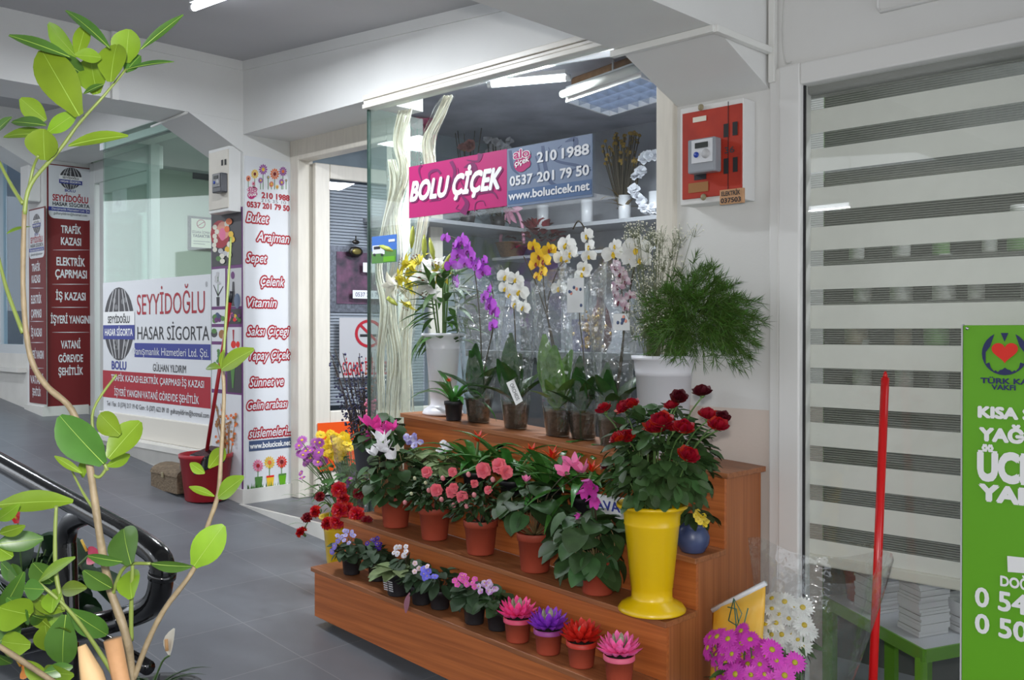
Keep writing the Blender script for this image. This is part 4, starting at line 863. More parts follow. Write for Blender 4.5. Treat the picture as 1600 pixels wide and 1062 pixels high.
def mound(m, c, Rr, Hh, n, L, W, shape='ell', lo=-.15, mi=0, bend=.7, up=.6, inner=.7, seg=4, fold=.12, stalk=None, sr=.0015, bias=None, ruf=0, keep=None):
    c = V(c)
    for i in range(n):
        th = i * 2.39996 + R.uniform(-.3, .3); ph = math.asin(max(-.99, min(.99, R.uniform(lo, 1))))
        o = sph(th, ph); p = c + V((o.x * Rr, o.y * Rr, o.z * Hh)) * R.uniform(inner, 1)
        if keep and not keep(p): continue
        d = V((o.x, o.y, o.z * .4)) + V((0, 0, -.25)) + rv(.35); nn = V((0, 0, up)) + o + rv(.3)
        l = L * R.uniform(.7, 1.15)
        m.leaf(p - d.normalized() * l * .4, d, nn, l, W * R.uniform(.75, 1.15), bend * R.uniform(.4, 1.3), fold, seg, shape, mi, ruf)
        if stalk is not None and i % 2 == 0: m.tube(spline([V(stalk), (V(stalk) + p) / 2 + V((o.x, o.y, 0)) * Rr * .2, p - d.normalized() * l * .4], 3), sr, 4, 1)
def proto(fn, name, mats): m = MB(); fn(m); return m.mesh(name, mats)
def f_violet(r=.012):
    def fn(m):
        for i in range(5):
            a = 2 * PI * i / 5; m.leaf((0, 0, 0), sph(a, .25), (0, 0, 1), r, r * 1.05, .5, .05, 4, 'round', 0)
        m.ball((0, 0, .002), .0022, 6, 1)
    return fn
def f_rose(r=.03):
    def fn(m):
        for lay, (n, tilt, L, off) in enumerate(((3, 1.55, .85, .05), (4, 1.48, .95, .16), (5, 1.38, 1.0, .26), (5, 1.2, 1.0, .34), (5, .95, .9, .38))):
            for i in range(n):
                a = 2 * PI * (i + lay * .4) / n + R.uniform(-.15, .15); o = sph(a, 0)
                m.leaf(o * r * off + V((0, 0, -r * .1)), sph(a, tilt), -o + V((0, 0, .3)), r * L * 1.25, r * 1.25, -.15 if lay < 3 else .75, -.22 if lay < 3 else -.06, 5, 'round', 0)
        for i in range(5): a = 2 * PI * i / 5; m.leaf((0, 0, -r * .35), sph(a, -.1), (0, 0, 1), r * .9, r * .25, -.6, .1, 3, 'lance', 1)
        m.ball((0, 0, -r * .3), r * .28, 8, 1)
    return fn
def f_carn(r=.026, n=46):
    def fn(m):
        for i in range(n):
            th = i * 2.39996; ph = math.asin(.05 + .95 * (i + .5) / n); d = sph(th, ph)
            m.leaf(d * r * .2, d, V((0, 0, 1)) - d * .5 + rv(.3), r * R.uniform(.8, 1.05), r * .75, .7, .3, 4, 'obo', 0, ruf=.16)
        m.tube([(0, 0, -r * .9), (0, 0, 0)], [r * .18, r * .3], 8, 1)
    return fn
def f_daisy(r=.026, n=20, er=.24, layers=1):
    def fn(m):
        for l in range(layers):
            for i in range(n):
                a = 2 * PI * (i + .5 * l) / n + R.uniform(-.05, .05); o = sph(a, 0)
                m.leaf(o * r * er * .6, sph(a, .12 + .3 * l), (0, 0, 1), r * R.uniform(.72, .88) * (1 - .2 * l), r * .26, .25, .12, 3, 'strap', 0)
        m.ball((0, 0, r * .02), r * er, 10, 1, (1, 1, .55))
    return fn
def f_azalea(r=.024):
    def fn(m):
        for i in range(16):
            th = i * 2.39996; ph = .15 + 1.2 * i / 16; d = sph(th, ph); m.leaf((0, 0, 0), d, V((0, 0, 1)), r * R.uniform(.85, 1.1), r * .95, .7, .15, 4, 'round', 0, ruf=.1)
    return fn
def f_cycl(L=.04):
    def fn(m):
        for i in range(5):
            a = 2 * PI * i / 5 + R.uniform(-.2, .2); o = sph(a, 0)
            m.leaf(o * L * .12, sph(a, R.uniform(.5, 1.1)), -o, L * R.uniform(.9, 1.15), L * .62, -.3, .12, 4, 'ell', 0, twist=.5)
        m.tube([(0, 0, -L * .25), (0, 0, L * .06)], [L * .1, L * .14], 8, 1)
    return fn
def f_lily(L=.10, w_=.52):
    def fn(m):
        for i in range(6):
            a = 2 * PI * i / 6; o = sph(a, 0)
            m.leaf(o * .006, sph(a, 1.05), -o + V((0, 0, .2)), L, L * (w_ if i % 2 else w_ * .75), 1.35, .12, 6, 'lance', 0)
        for i in range(6):
            a = 2 * PI * (i + .5) / 6; p = sph(a, 0) * L * .22 + V((0, 0, L * .62)); m.tube([(0, 0, 0), p], .0012, 4, 1); m.ball(p, .005, 6, 2, (1.6, .6, .6))
    return fn
def f_orchid(r=.036):
    def fn(m):
        for a in (PI / 2, PI * 7 / 6, PI * 11 / 6): m.leaf((0, 0, -.002), sph(a, .1), (0, 0, 1), r, r * .55, .3, .06, 4, 'ell', 0)
        for a in (.12, PI - .12): m.leaf((0, 0, 0), sph(a, .15), (0, 0, 1), r * 1.05, r * 1.15, .35, .06, 5, 'round', 0)
        m.leaf((0, 0, .004), sph(-PI / 2, .7), (0, 1, .3), r * .5, r * .35, 1.2, .3, 4, 'ell', 1); m.ball((0, 0, .006), r * .12, 6, 1)
    return fn
PRO = {}
def P(kind, r, c, nm, eye=None, c2=None, isl=.12):
    k = (kind, r, nm)
    if k not in PRO:
        pm = PET('petal_' + nm, c, isl, c2); e = eye or YEL
        fn = dict(violet=f_violet, rose=f_rose, carn=f_carn, daisy=f_daisy, azalea=f_azalea, cycl=f_cycl, lily=f_lily, orchid=f_orchid)[kind](r)
        PRO[k] = proto(fn, kind + '_' + nm, [pm, e] + ([mat('anther_brown', (120, 60, 30), .7)] if kind == 'lily' else []))
    return PRO[k]
VIEW = V((.55, -.8, .15))            # towards the walkway
# ---- African violets in small black pots on the lowest step
def violet(px, label, c, nm, n, off, R_=.085, Lm=None, L=.06, W=.045, c2=None, k=0, potr=.041, ph=.068, dy=0, shape='ell', nleaf=46, fr=.0105):
    o = thing('potted_violet', label, 'potted plant', spot(px, k, dy))
    pot(o, potr, potr * .8, ph, BLACKP)
    m = MB(); mound(m, (0, 0, ph + .02), R_, .055, nleaf, L, W, shape, -.35, 0, .7, 1, .55, stalk=(0, 0, ph)); m.build('foliage', [Lm or LV, STEMD], o)
    me = P('violet', fr, c, nm, c2=c2)
    for i in range(int(n * 1.4)):
        a = V((off[0], off[1], ph + off[2])) + V((R.uniform(-.036, .036), R.uniform(-.03, .015), R.uniform(-.02, .02))); put('flower', me, o, a, VIEW + rv(.5) + V((0, 0, .5)), R.random() * 6)
    m = MB()
    for i in range(3): m.tube(spline([(0, 0, ph), (off[0] * .6, off[1] * .6, ph + off[2] * .6), (off[0] + R.uniform(-.02, .02), off[1] + .01, ph + off[2] - .01)], 3), .0014, 4)
    m.build('flower_stalk', STEMD, o)
    return o
violet(549, 'violet with lilac flowers in a black pot at the left end of the lowest step', (172, 168, 226), 'lilac', 9, (.0, -.02, .085), .085, nleaf=44, L=.05)
o = bpy.context.scene.objects['potted_violet']; me = P('violet', .011, (132, 122, 206), 'lilac_deep')
for q in ((-.02, -.07, .045), (-.012, -.075, .055), (-.03, -.075, .03), (-.035, -.07, .022), (-.01, -.06, .07)): put('flower', me, o, V(q) + V((0, 0, .068)), VIEW + rv(.3))
violet(590, 'violet with deep purple flowers in a black pot, second on the lowest step', (74, 40, 146), 'deep_purple', 8, (.0, -.0, .075), .07, dy=.03)
violet(640, 'violet with small white flowers behind the broad pale leaved plant on the lowest step', (226, 222, 232), 'white_small', 9, (-.015, -.02, .085), .085, LV, dy=.035)
# broad pale leaves
o = thing('potted_streptocarpus', 'plant with broad pale green leaves in a printed black pot on the lowest step', 'potted plant', spot(622, 0, -.02))
pot(o, .05, .04, .092, BLACKP); m = MB()
for i in range(16):
    th = i * 2.39996; d = sph(th, R.uniform(.25, .55)); m.leaf(V((0, 0, .085)) + d * .01, d, (0, 0, 1), R.uniform(.10, .15), .062, .75, .1, 6, 'ell', 0)
m.build('foliage', [LP], o); m = MB()
PL0 = Plane('Y', 0)
for i in range(10): m.box((-.028 + (.03 if i % 2 else 0), -.0462 - .0012 * (i // 2), .022 + .0085 * (i // 2)), (-.004 + (.03 if i % 2 else 0), -.0452 - .0012 * (i // 2), .026 + .0085 * (i // 2)))
m.build('printed_lines', INK['lightgrey'], o)
violet(658, 'violet with one white pink edged flower cluster left of the blue violet', (232, 206, 216), 'white_pink', 4, (.035, -.035, .075), .07, LV, L=.06, dy=-.02)
m = MB(); m.leaf((0, -.055, .05), (-.1, -.3, -1), (0, -1, .3), .075, .03, .2, .1, 5, 'ell', 0); m.build('dry_leaf', mat('dry_pink_leaf', (150, 96, 112), .6, .1, 20), S.objects['potted_violet.003'], None); 
violet(687, 'violet with bright blue flowers in a black pot at the middle of the lowest step', (112, 112, 226), 'blue', 6, (.0, -.045, .06), .085, LV, L=.07, W=.05, nleaf=24, fr=.014)
violet(741, 'violet with bright pink flowers and hanging round leaves in a black pot', (226, 96, 186), 'bright_pink', 10, (.01, -.045, .085), .085, LV, L=.06, W=.055, shape='round', dy=-.01, fr=.0115)
violet(778, 'violet with white purple edged flowers beside the first pink succulent', (232, 214, 240), 'white_purple', 10, (-.005, -.04, .085), .08, LD, c2=(150, 70, 160), dy=.01, fr=.0115)
# ---- painted succulents
def succulent(px, label, c, nm, dy=-.015):
    o = thing('potted_succulent', label, 'potted plant', spot(px, 0, dy)); pot(o, .047, .038, .078, TERRA, True)
    m = MB().lathe([(.0478, .064), (.0484, .0775), (.045, .079)], 26, cap0=False); m.build('paint_band', mat('paint_' + nm, tuple(int(.6 * a + .4 * b) for a, b in zip(c, (172, 78, 52))), .5), o)
    pm = mat('succulent_' + nm, c, .45, .1, 40, island=.14); gm = mat('succulent_grey', (150, 150, 124), .5, .2, 40)
    for lay, (n, el, L, W) in enumerate(((11, .12, .062, .024), (10, .45, .062, .025), (8, .8, .055, .022), (5, 1.15, .042, .018))):
        for i in range(n):
            a = 2 * PI * (i + .5 * (lay % 2)) / n + R.uniform(-.08, .08); d = sph(a, el); p = V((0, 0, .085 + lay * .004)) + sph(a, 0) * .012; up = V((0, 0, 1)); nn = (up - d * d.z).normalized(); sd = d.cross(nn)
            vs = []
            for t, wd, th in ((0, .45, .5), (.35, .9, 1), (.65, 1, .9), (.88, .55, .4)):
                q = p + d * L * t + nn * L * .18 * t * t
                vs += [q - sd * W * .5 * wd, q + nn * W * .08 * th, q + sd * W * .5 * wd, q - nn * W * .34 * th]
            vs.append(p + d * L + nn * L * .2); fs = []
            for j in range(3):
                for e in range(4): fs.append((j * 4 + e, j * 4 + (e + 1) % 4, (j + 1) * 4 + (e + 1) % 4, (j + 1) * 4 + e))
            fs += [(12, 13, 16), (13, 14, 16), (14, 15, 16), (15, 12, 16)]
            m2 = MB(); m2.add(vs, fs, 0, False); m2.build('rosette_leaf', [pm if lay < 3 or nm == 'red' else gm], o)
            if lay == 3 and i == 0 and False: pass
    m2 = MB(); m2.ball((0, 0, .105), .014, 8, 0, (1, 1, 1.4)); m2.build('rosette_heart', gm, o)
    return o
succulent(809, 'hot pink painted succulent in a terracotta pot beside the white purple violet', (238, 72, 142), 'hot_pink')
succulent(857, 'purple painted succulent in a small terracotta pot on the lowest step', (136, 52, 188), 'purple')
succulent(909, 'red painted succulent in a small terracotta pot on the lowest step', (196, 30, 24), 'red')
succulent(968, 'light pink painted succulent at the right end of the lowest step', (240, 104, 170), 'light_pink')
# ---- second step: cyclamens and azaleas in terracotta pots
def cyclamen(px, label, k=1, dy=0, rt=.064, rb=.05, h=.125, Rr=.14, Hh=.13, n=70, L=.075, W=.068, lm=None, cen=(0, 0, .05), ptm=None, lo=-.3):
    o = thing('potted_cyclamen', label, 'potted plant', spot(px, k, dy)); pot(o, rt, rb, h, ptm or TERRA)
    m = MB(); mound(m, V((0, 0, h)) + V(cen), Rr, Hh, n, L, W, 'heart', lo, 0, .6, .9, .55, 5, .1, stalk=(0, 0, h * .9), sr=.002); m.build('foliage', [lm or LC, mat('cyclamen_stalk', (132, 112, 74), .5)], o)
    return o
def blooms(o, k, lst, me, Ydy=0, nm='flower', d=(0, -.3, 1), stalk=STEMD, rootz=.13, sc=1):
    """flowers of a plant given where they show; each with its own stalk"""
    w0 = o.location
    for (x, y, *r) in lst:
        p = atY(x, y, w0.y + Ydy) - w0
        ob = put(nm, me, o, p, V(d) + rv(.35), R.random() * 6, (r[0] if r else 1) * sc)
        m = MB(); m.tube(spline([(0, 0, rootz), (p.x * .4, p.y * .4, rootz + (p.z - rootz) * .6), p], 3), .0016, 4); m.build('flower_stalk', stalk, o)
o = cyclamen(618, 'white flowering cyclamen in a terracotta pot at the left of the second step', Rr=.16, n=150, Hh=.14, L=.06, W=.055, lo=-.5)
blooms(o, 1, [(597, 690, 1.2), (604, 706, 1.1), (586, 712, .9), (617, 716, 1), (600, 700, 1)], P('cycl', .045, (238, 236, 238), 'cycl_white', STEM), -.08, d=(0, -.5, .8))
o = cyclamen(595, 'pink flowering cyclamen in a black pot behind the white cyclamen', k=2, dy=-.03, rt=.06, rb=.05, h=.1, ptm=BLACKP, Rr=.12, Hh=.1, n=40)
blooms(o, 2, [(579, 667, 1.3), (590, 672, 1.1), (608, 676, 1.2), (600, 686, 1), (575, 690, 1), (614, 672, .9)], P('cycl', .048, (230, 74, 170), 'cycl_pink', STEM), -.06, d=(0, -.4, 1))
def azalea(px, label, lst, buds, dy=0, Rr=.12, Hh=.09, n=360, h=.125, rt=.064, cz_=.035, white=False):
    o = thing('potted_azalea', label, 'potted plant', spot(px, 1, dy)); pot(o, rt, rt * .78, h, TERRA)
    m = MB(); mound(m, (0, 0, h + cz_), Rr, Hh, n, .035, .017, 'ell', -.5, 0, .3, .5, .6, 3, .1)
    for i in range(9): m.tube([(0, 0, h * .85), sph(i * 2.4, .5) * Rr * .7 + V((0, 0, h + .02))], .0025, 5, 1)
    m.build('foliage', [LD, STEMD], o); me = P('azalea', .0235, (236, 112, 124), 'azalea_pink')
    for x, y, sc in lst: p = atY(x, y, o.location.y - .10) - o.location; put('flower', me, o, p, VIEW + rv(.4), 0, sc)
    bm = MB().mesh
    for x, y, kk in buds:
        p = atY(x, y, o.location.y - .105) - o.location
        if 'bud' not in PRO: b = MB(); b.ball((0, 0, 0), .009, 8, 0, (1, 1, 1.4)); PRO['bud'] = b.mesh('bud', PET('petal_bud_pink', (232, 150, 156))); b = MB(); b.ball((0, 0, 0), .007, 8, 0, (1, 1, 1.3)); PRO['budw'] = b.mesh('bud_pale', PET('petal_bud_pale', (206, 206, 168)))
        put('bud', PRO['bud' if kk else 'budw'], o, p, VIEW + V((0, 0, .8)))
    return o
azalea(679, 'pink azalea with pale buds in a terracotta pot left of the larger azalea', [(667, 737, 1), (682, 765, 1.1), (705, 768, 1), (722, 776, 1.05), (709, 761, .8)], [(648, 747, 0), (665, 754, 0), (692, 747, 1), (643, 771, 0), (633, 785, 1), (670, 766, 1)])
azalea(751, 'larger pink azalea with bare lower stems in a terracotta pot', [(707, 737, .8), (755, 734, 1.3), (780, 727, 1.25), (790, 737, 1.15), (763, 765, .7), (741, 755, .7)], [(732, 741, 1), (770, 749, 1), (709, 789, 1), (729, 791, 1), (690, 780, 1), (741, 773, 1)], Rr=.135, Hh=.10, cz_=.05)
o = cyclamen(836, 'two tone pink cyclamen with bare stems in a terracotta pot', Rr=.14, Hh=.10, n=46, L=.09, W=.085, cen=(0, 0, .07), lo=-.2, h=.135)
PKW = P('cycl', .042, (238, 130, 180), 'cycl_two_tone', STEM, isl=.1)
blooms(o, 1, [(885, 739, 1), (897, 728, 1.15), (912, 737, 1.1)], PKW, -.09, d=(0, -.5, .8)); blooms(o, 1, [(822, 752, .6)], PKW, -.09)
o = cyclamen(934, 'full leafy cyclamen with magenta flowers in a terracotta pot beside the yellow vase', Rr=.15, Hh=.15, n=95, L=.085, W=.08, cen=(-.02, -.02, .05), rt=.06, rb=.05, h=.11, lo=-.75, dy=-.02)
blooms(o, 1, [(921, 749, 1.1), (926, 762, 1.1), (914, 764, .9), (929, 776, 1), (906, 803, .5)], P('cycl', .038, (206, 72, 176), 'cycl_magenta', STEM), -.10, d=(.1, -.5, -.3))
# dark tub behind the carnations
o = thing('dark_tub', 'dark grey plastic tub half hidden behind the red carnations', 'tub', spot(575, 2, -.05)); MB().lathe([(.05, 0), (.052, .004), (.066, .12), (.069, .122), (.069, .13), (.062, .128)], 26).build('body', mat('dark_tub', (66, 68, 76), .5), o)
# ---- third step
violet(655, 'violet with blue white flowers on the third step behind the azaleas', (110, 90, 190), 'blue_white', 9, (-.0, -.03, .10), .10, LP, L=.07, W=.06, k=2, c2=(214, 212, 236), nleaf=30, fr=.016)
violet(698, 'violet with white flowers among pale leaves on the third step', (226, 224, 230), 'white', 5, (.02, -.03, .095), .10, LP, L=.07, W=.06, k=2, nleaf=28, fr=.016)
def guzmania(px, label, br, k=2, dy=0, n=26, L=.26, h=.09, rt=.05, ptm=None, el=(.6, 1.4), bz=.12, W=.032):
    o = thing('potted_guzmania', label, 'potted plant', spot(px, k, dy)); pot(o, rt, rt * .78, h, ptm or BLACKP)
    m = MB()
    for i in range(n):
        th = i * 2.39996 + R.uniform(-.2, .2); e = R.uniform(*el); d = sph(th, e)
        m.leaf(V((0, 0, h * .9)) + sph(th, 0) * .008, d, V((0, 0, 1)) - d * d.z + sph(th, 0) * -.3, L * R.uniform(.8, 1.25), W * R.uniform(.8, 1.15), R.uniform(.9, 1.8), .16, 8, 'strap', 0)
    m.build('foliage', [LG], o)
    if 'bract' not in PRO:
        b = MB()
        for i in range(12): a = i * 2.39996; e = .7 + .07 * i; b.leaf((0, 0, 0), sph(a, e), -sph(a, 0), .05, .012, .5, .2, 4, 'lance', 0)
        PRO['bract'] = b.mesh('bract', PET('bract_red', (222, 66, 30), .25))
    p = atY(br[0], br[1], o.location.y - .03) - o.location; put('flower', PRO['bract'], o, p - V((0, 0, .025)), (0, -.15, 1), 0, br[2])
    m = MB(); m.tube([(0, 0, h * .9), p - V((0, 0, .02))], .005, 6); m.build('flower_stalk', STEM, o)
    return o
guzmania(742, 'first guzmania on the third step, orange bract, behind the pink azaleas', (747, 681, 1.1), L=.27)
guzmania(800, 'guzmania with an orange red bract, second in the row on the third step', (831, 700, 1), L=.28)
guzmania(857, 'guzmania with a forked orange bract behind the two tone cyclamen', (864, 708, 1.2), L=.27)
guzmania(912, 'guzmania with a small red bract beside the rose leaves', (925, 727, 1), L=.27)
o = guzmania(709, 'small guzmania in a black pot on the top step before the white vase', (702, 588, .5), k=3, dy=-.07, n=15, L=.2, h=.082, rt=.041, W=.024)
# kalanchoe in blue glazed pot
o = thing('potted_kalanchoe', 'small yellow flowering plant in a round blue glazed pot behind the yellow vase', 'potted plant', spot(1083, 2, -.02))
MB().lathe([(.034, 0), (.038, .003), (.052, .03), (.054, .05), (.044, .078), (.038, .085), (.044, .096), (.047, .099), (.040, .098), (.036, .09)], 28).build('pot', mat('blue_glaze', (40, 52, 92), .35, rgb2=(74, 86, 122), scale=9), o)
m = MB(); mound(m, (0, 0, .11), .075, .045, 26, .07, .035, 'ell', -.3, 0, .5, 1, .5, stalk=(0, 0, .09)); m.build('foliage', [LD, STEM], o)
me = P('violet', .011, (228, 200, 60), 'kalanchoe_yellow')
for i in range(12): put('flower', me, o, V((.045, -.03, .125)) + V((R.uniform(-.02, .02), R.uniform(-.02, .02), R.uniform(-.03, .02))), VIEW + rv(.6))
# white banner scrap with blue script on the third step
s = root('price_banner', 'small white banner with blue lettering between cyclamen leaves and yellow vase', 'sign', None); PBN = Plane('Y', 2.53)
panel('cloth', PBN, 925, 770, 990, 803, .002, INK['signwhite'], s); m = MB(); text(m, PBN, 'AVAN', 932, 794, 984, 15, I['blue'], h=.003, bold=.03, shear=-.15); m.build('lettering', IM, s); settle(s, PBN.px(957, 803))
# ---- yellow vases
YV = mat('yellow_plastic', (226, 186, 8), .3, .03, 6, coat=.2)
def urn(name, label, loc, h, rt, mt):
    o = thing(name, label, 'vase', loc)
    MB().lathe([(rt * .9, 0), (rt * .96, .003), (rt * .97, .008), (rt * .88, h * .065), (rt * .62, h * .11), (rt * .58, h * .13), (rt * .585, h * .22), (rt * .60, h * .225), (rt * .78, h * .80), (rt * .80, h * .81), (rt * .79, h * .82), (rt * .81, h * .90), (rt * .94, h * .955), (rt * 1.0, h * .965), (rt * 1.02, h * .98), (rt * .99, h), (rt * .9, h * .985), (rt * .76, h * .9), (rt * .52, h * .3)], 40).build('body', mt, o)
    return o
u = spot(1019, 1, -.025); urn('flower_vase', 'tall yellow plastic vase with flared rim on the second step', u, .335, .109, YV)
o = thing('rose_bouquet', 'bunch of red roses with dark leaves standing in the yellow vase', 'bouquet', u + V((0, 0, .30)))
m = MB(); mound(m, (.03, -.0, .165), .18, .18, 560, .055, .038, 'ell', -.7, 0, .5, .5, .55, 4, .1, keep=lambda p: p.z > .05 or (p.x ** 2 + p.y ** 2 > .0144 and p.z > -.01)); m.build('foliage', [LR], o)
m = MB()
for i in range(14): m.tube([sph(i * 2.4, 0) * .02 + V((0, 0, -.2)), sph(i * 2.4, 1.2) * .2 + V((.03, 0, .05))], .003, 5)
m.build('stems', [STEM], o)
RD = P('rose', .033, (160, 8, 20), 'rose_red', STEM, isl=.2); RK = P('rose', .031, (84, 8, 20), 'rose_dark', STEM, isl=.2)
for x, y, sc, dk in ((945, 642, 1, 0), (977, 639, 1.05, 0), (988, 634, .9, 0), (968, 687, 1, 0), (981, 683, .8, 0), (953, 727, 1, 1), (1035, 660, 1.15, 0), (1024, 672, 1.3, 0), (1061, 622, .95, 1), (1050, 636, .8, 0), (1052, 671, .8, 0), (1068, 671, 1.05, 0), (1097, 615, 1.05, 1), (1106, 652, 1.05, 0), (1121, 667, 1.0, 0), (1128, 655, .9, 1), (1074, 714, 1.1, 0)):
    yy = u.y + (-.12 if y > 655 else -.02) + R.uniform(-.02, .02); p = atY(x, y, yy) - o.location
    put('rose', RK if dk else RD, o, p, V((p.x * 1.6, -.35, .75)) + rv(.25), R.random() * 6, sc * .74)
    m = MB(); m.tube(spline([V((p.x * .2, p.y * .2, .0)), p * .65 + V((0, 0, .03)), p - V((0, 0, .01))], 3), .0025, 5); m.build('rose_stem', STEM, o)
# ---- left of the stand: carnations, chrysanthemums
yb = V((-3.60, 2.6, floor_z(-3.6) + .001)); urn('flower_vase', 'yellow plastic vase on the floor mostly hidden behind the carnations', yb, .33, .1, YV)
o = thing('carnation_bouquet', 'loose bunch of red carnations leaning out of the hidden yellow vase', 'bouquet', yb + V((0, 0, .3)))
CA = P('carn', .026, (200, 14, 28), 'carnation_red', STEM, isl=.2); CAd = P('carn', .024, (132, 10, 26), 'carnation_dark', STEM, isl=.2)
for x, y, sc, dk in ((530, 765, 1.2, 0), (537, 780, 1, 0), (532, 797, 1.3, 0), (543, 795, 1.1, 0), (513, 818, 1.1, 0), (527, 815, 1.15, 0), (558, 804, 1.25, 0), (573, 814, .9, 1), (560, 771, .9, 1), (500, 776, .9, 1), (494, 799, 1, 0), (480, 809, 1, 1), (472, 832, 1, 0)):
    p = atY(x, y, 2.42 + R.uniform(-.03, .03)) - o.location; put('carnation', CAd if dk else CA, o, p, V((p.x * 1.5, -.7, .35)) + rv(.3), 0, sc)
    m = MB(); m.tube(spline([(0, 0, .0), (p.x * .4, p.y * .5, .10), p], 4), .0028, 5); m.build('carnation_stem', STEM, o)
m = MB()
for i in range(40): th = R.uniform(0, 6.28); m.leaf(sph(th, 0) * R.uniform(.02, .14) + V((-.03, -.08, R.uniform(.0, .18))), sph(th, .5), (0, 0, 1), .08, .007, .8, .1, 4, 'strap', 0)
m.build('foliage', [LM], o)
def mums(name, label, loc, pts, me, Y, leaf=60, lc=(0, 0, .1), lr=.1, lh=.12, cat='bouquet'):
    o = thing(name, label, cat, loc)
    for x, y, sc in pts:
        p = atY(x, y, Y + R.uniform(-.03, .03)) - V(loc); put('flower', me, o, p, VIEW + V((0, 0, .5)) + rv(.6), 0, sc)
    m = MB(); mound(m, lc, lr, lh, leaf, .06, .03, 'ell', -.6, 0, .5, .5, .4)
    for x, y, sc in pts[::2]: p = atY(x, y, Y) - V(loc); m.tube(spline([(0, 0, -.05), (p.x * .4, p.y * .4, p.z * .5), p - V((0, 0, .01))], 3), .002, 4, 1)
    m.build('foliage', [LM, STEM], o); return o
YM = P('daisy', .024, (240, 204, 10), 'mum_yellow', mat('mum_eye', (200, 180, 40), .6))
pts = [(R.gauss(528, 13), R.gauss(697, 9), R.uniform(.9, 1.2)) for i in range(84)] + [(R.gauss(567, 5), R.gauss(697, 5), 1) for i in range(14)]
lo_ = yb + V((.02, .06, .3)); mums('chrysanthemum_bouquet', 'bright yellow chrysanthemums in a clear wrap above the red carnations', lo_, pts, YM, 2.66, 50, (.0, 0, .18), .08, .13)
PMU = P('daisy', .026, (176, 84, 176), 'mum_purple', YEL)
pts = [(R.gauss(484, 11), R.gauss(708, 9), R.uniform(.9, 1.2)) for i in range(30)] + [(472, 746, .8), (470, 739, .7), (540, 757, .9), (546, 750, .8)]
mums('chrysanthemum_bouquet', 'purple pink chrysanthemums leaning left beside the yellow ones', yb + V((-.02, .04, .3)), pts, PMU, 2.6, 46, (-.08, 0, .16), .1, .16)
CELLO = film('cellophane', (.97, .98, .98), .13, .95, .07, bump=1.0, bscale=14, milky=.018); CELLO2 = film('cellophane_soft', (.97, .98, .98), .09, .9, .06, bump=.9, bscale=14, milky=.04)
def sleeve(parent, r0, r1, z0, z1, mt=None, n=28, cut=.04, lean=(0, 0), c=(0, 0), name='clear_sleeve'):
    vs = []; K = 9; ph = R.random() * 6
    for i in range(K):
        t = i / (K - 1); r = r0 + (r1 - r0) * t ** .8
        for j in range(n):
            a = 2 * PI * j / n; q = r * (1 + .10 * math.sin(3 * a + ph + t * 2) * t + .05 * math.sin(7 * a + ph) * t)
            z = z0 + (z1 - z0) * t + (cut * math.sin(2 * a + ph) * t)
            vs.append((c[0] + q * math.cos(a) + lean[0] * t, c[1] + q * math.sin(a) * .75 + lean[1] * t, z))
    fs = [(i * n + j, i * n + (j + 1) % n, (i + 1) * n + (j + 1) % n, (i + 1) * n + j) for i in range(K - 1) for j in range(n)]
    m = MB(); m.add(vs, fs, 0, True); return m.build(name, mt or CELLO, parent)
sleeve(S.objects['chrysanthemum_bouquet'], .05, .12, -.02, .36)
# ---- top step: lilies in a white vase
WV = mat('white_plastic', (226, 226, 232), .3, .02, 6)
v0 = spot(692, 3, .02); urn('lily_vase', 'tall white plastic vase holding the lilies on the top step', v0, .36, .095, WV)
o = thing('lily_bouquet', 'white and yellow lilies with long green leaves in the white vase', 'bouquet', v0 + V((0, 0, .33)))
LW = P('lily', .10, (236, 234, 230), 'lily_white', STEM); LY = P('lily', .09, (222, 200, 52), 'lily_yellow', STEM, c2=(196, 190, 60))
YL0 = v0.y - .05
for x, y, sc, d in ((668, 432, 1.25, (.25, -1, .35)), (680, 410, .7, (.5, -.5, .9)), (664, 462, .85, (0, -.8, -.7)), (604, 446, .8, (-1, -.2, .05)), (620, 462, .6, (-.4, -.7, -.6)), (676, 396, .5, (.3, -.3, 1))):
    p = atY(x, y, YL0) - o.location; put('lily_flower', LW, o, p - V(d).normalized() * .05, d, 0, sc, label='white lily flower')
for x, y, sc, d in ((640, 425, .9, (-.3, -1, .2)), (630, 410, .8, (-.8, -.6, .4)), (650, 405, .8, (0, -.7, .8)), (636, 448, .8, (-.3, -.7, -.5)), (690, 425, .7, (.9, -.4, .2)), (635, 480, .7, (-.2, -.5, -.9)), (655, 440, .7, (.1, -.9, -.1)), (622, 435, .7, (-.9, -.4, 0))):
    p = atY(x, y, YL0 + .03) - o.location; put('lily_flower', LY, o, p - V(d).normalized() * .03, d, 0, sc, label='yellow lily flower')
m = MB()
for x, y, d in ((644, 372, (.1, 0, 1)), (675, 390, (-.3, 0, 1)), (663, 386, (.0, 0, 1)), (604, 388, (-1, 0, .3)), (697, 412, (.6, 0, .8)), (612, 470, (-.6, 0, .3))):
    p = atY(x, y, YL0) - o.location; d = V(d).normalized(); m = MB(); m.tube([p - d * .045, p - d * .01, p + d * .03, p + d * .055], [.004, .012, .01, .003], 8); m.build('bud', [mat('lily_bud', (176, 184, 76), .4)], o)
m = MB()
for i in range(75):
    th = R.uniform(0, 6.28); z = R.uniform(-.02, .32); m.leaf(sph(th, 0) * R.uniform(.02, .09) + V((-.0, 0, z)), sph(th, R.uniform(-.6, .7) if z < .15 else R.uniform(-.1, 1)), (0, 0, 1), R.uniform(.10, .18), .034, R.uniform(.2, 1.2), .15, 5, 'lance', 0)
for i in range(8): m.tube([(0, 0, -.15), sph(i, 0) * .05 + V((-.03, 0, .33))], .004, 5, 1)
m.build('foliage', [LL, STEM], o)
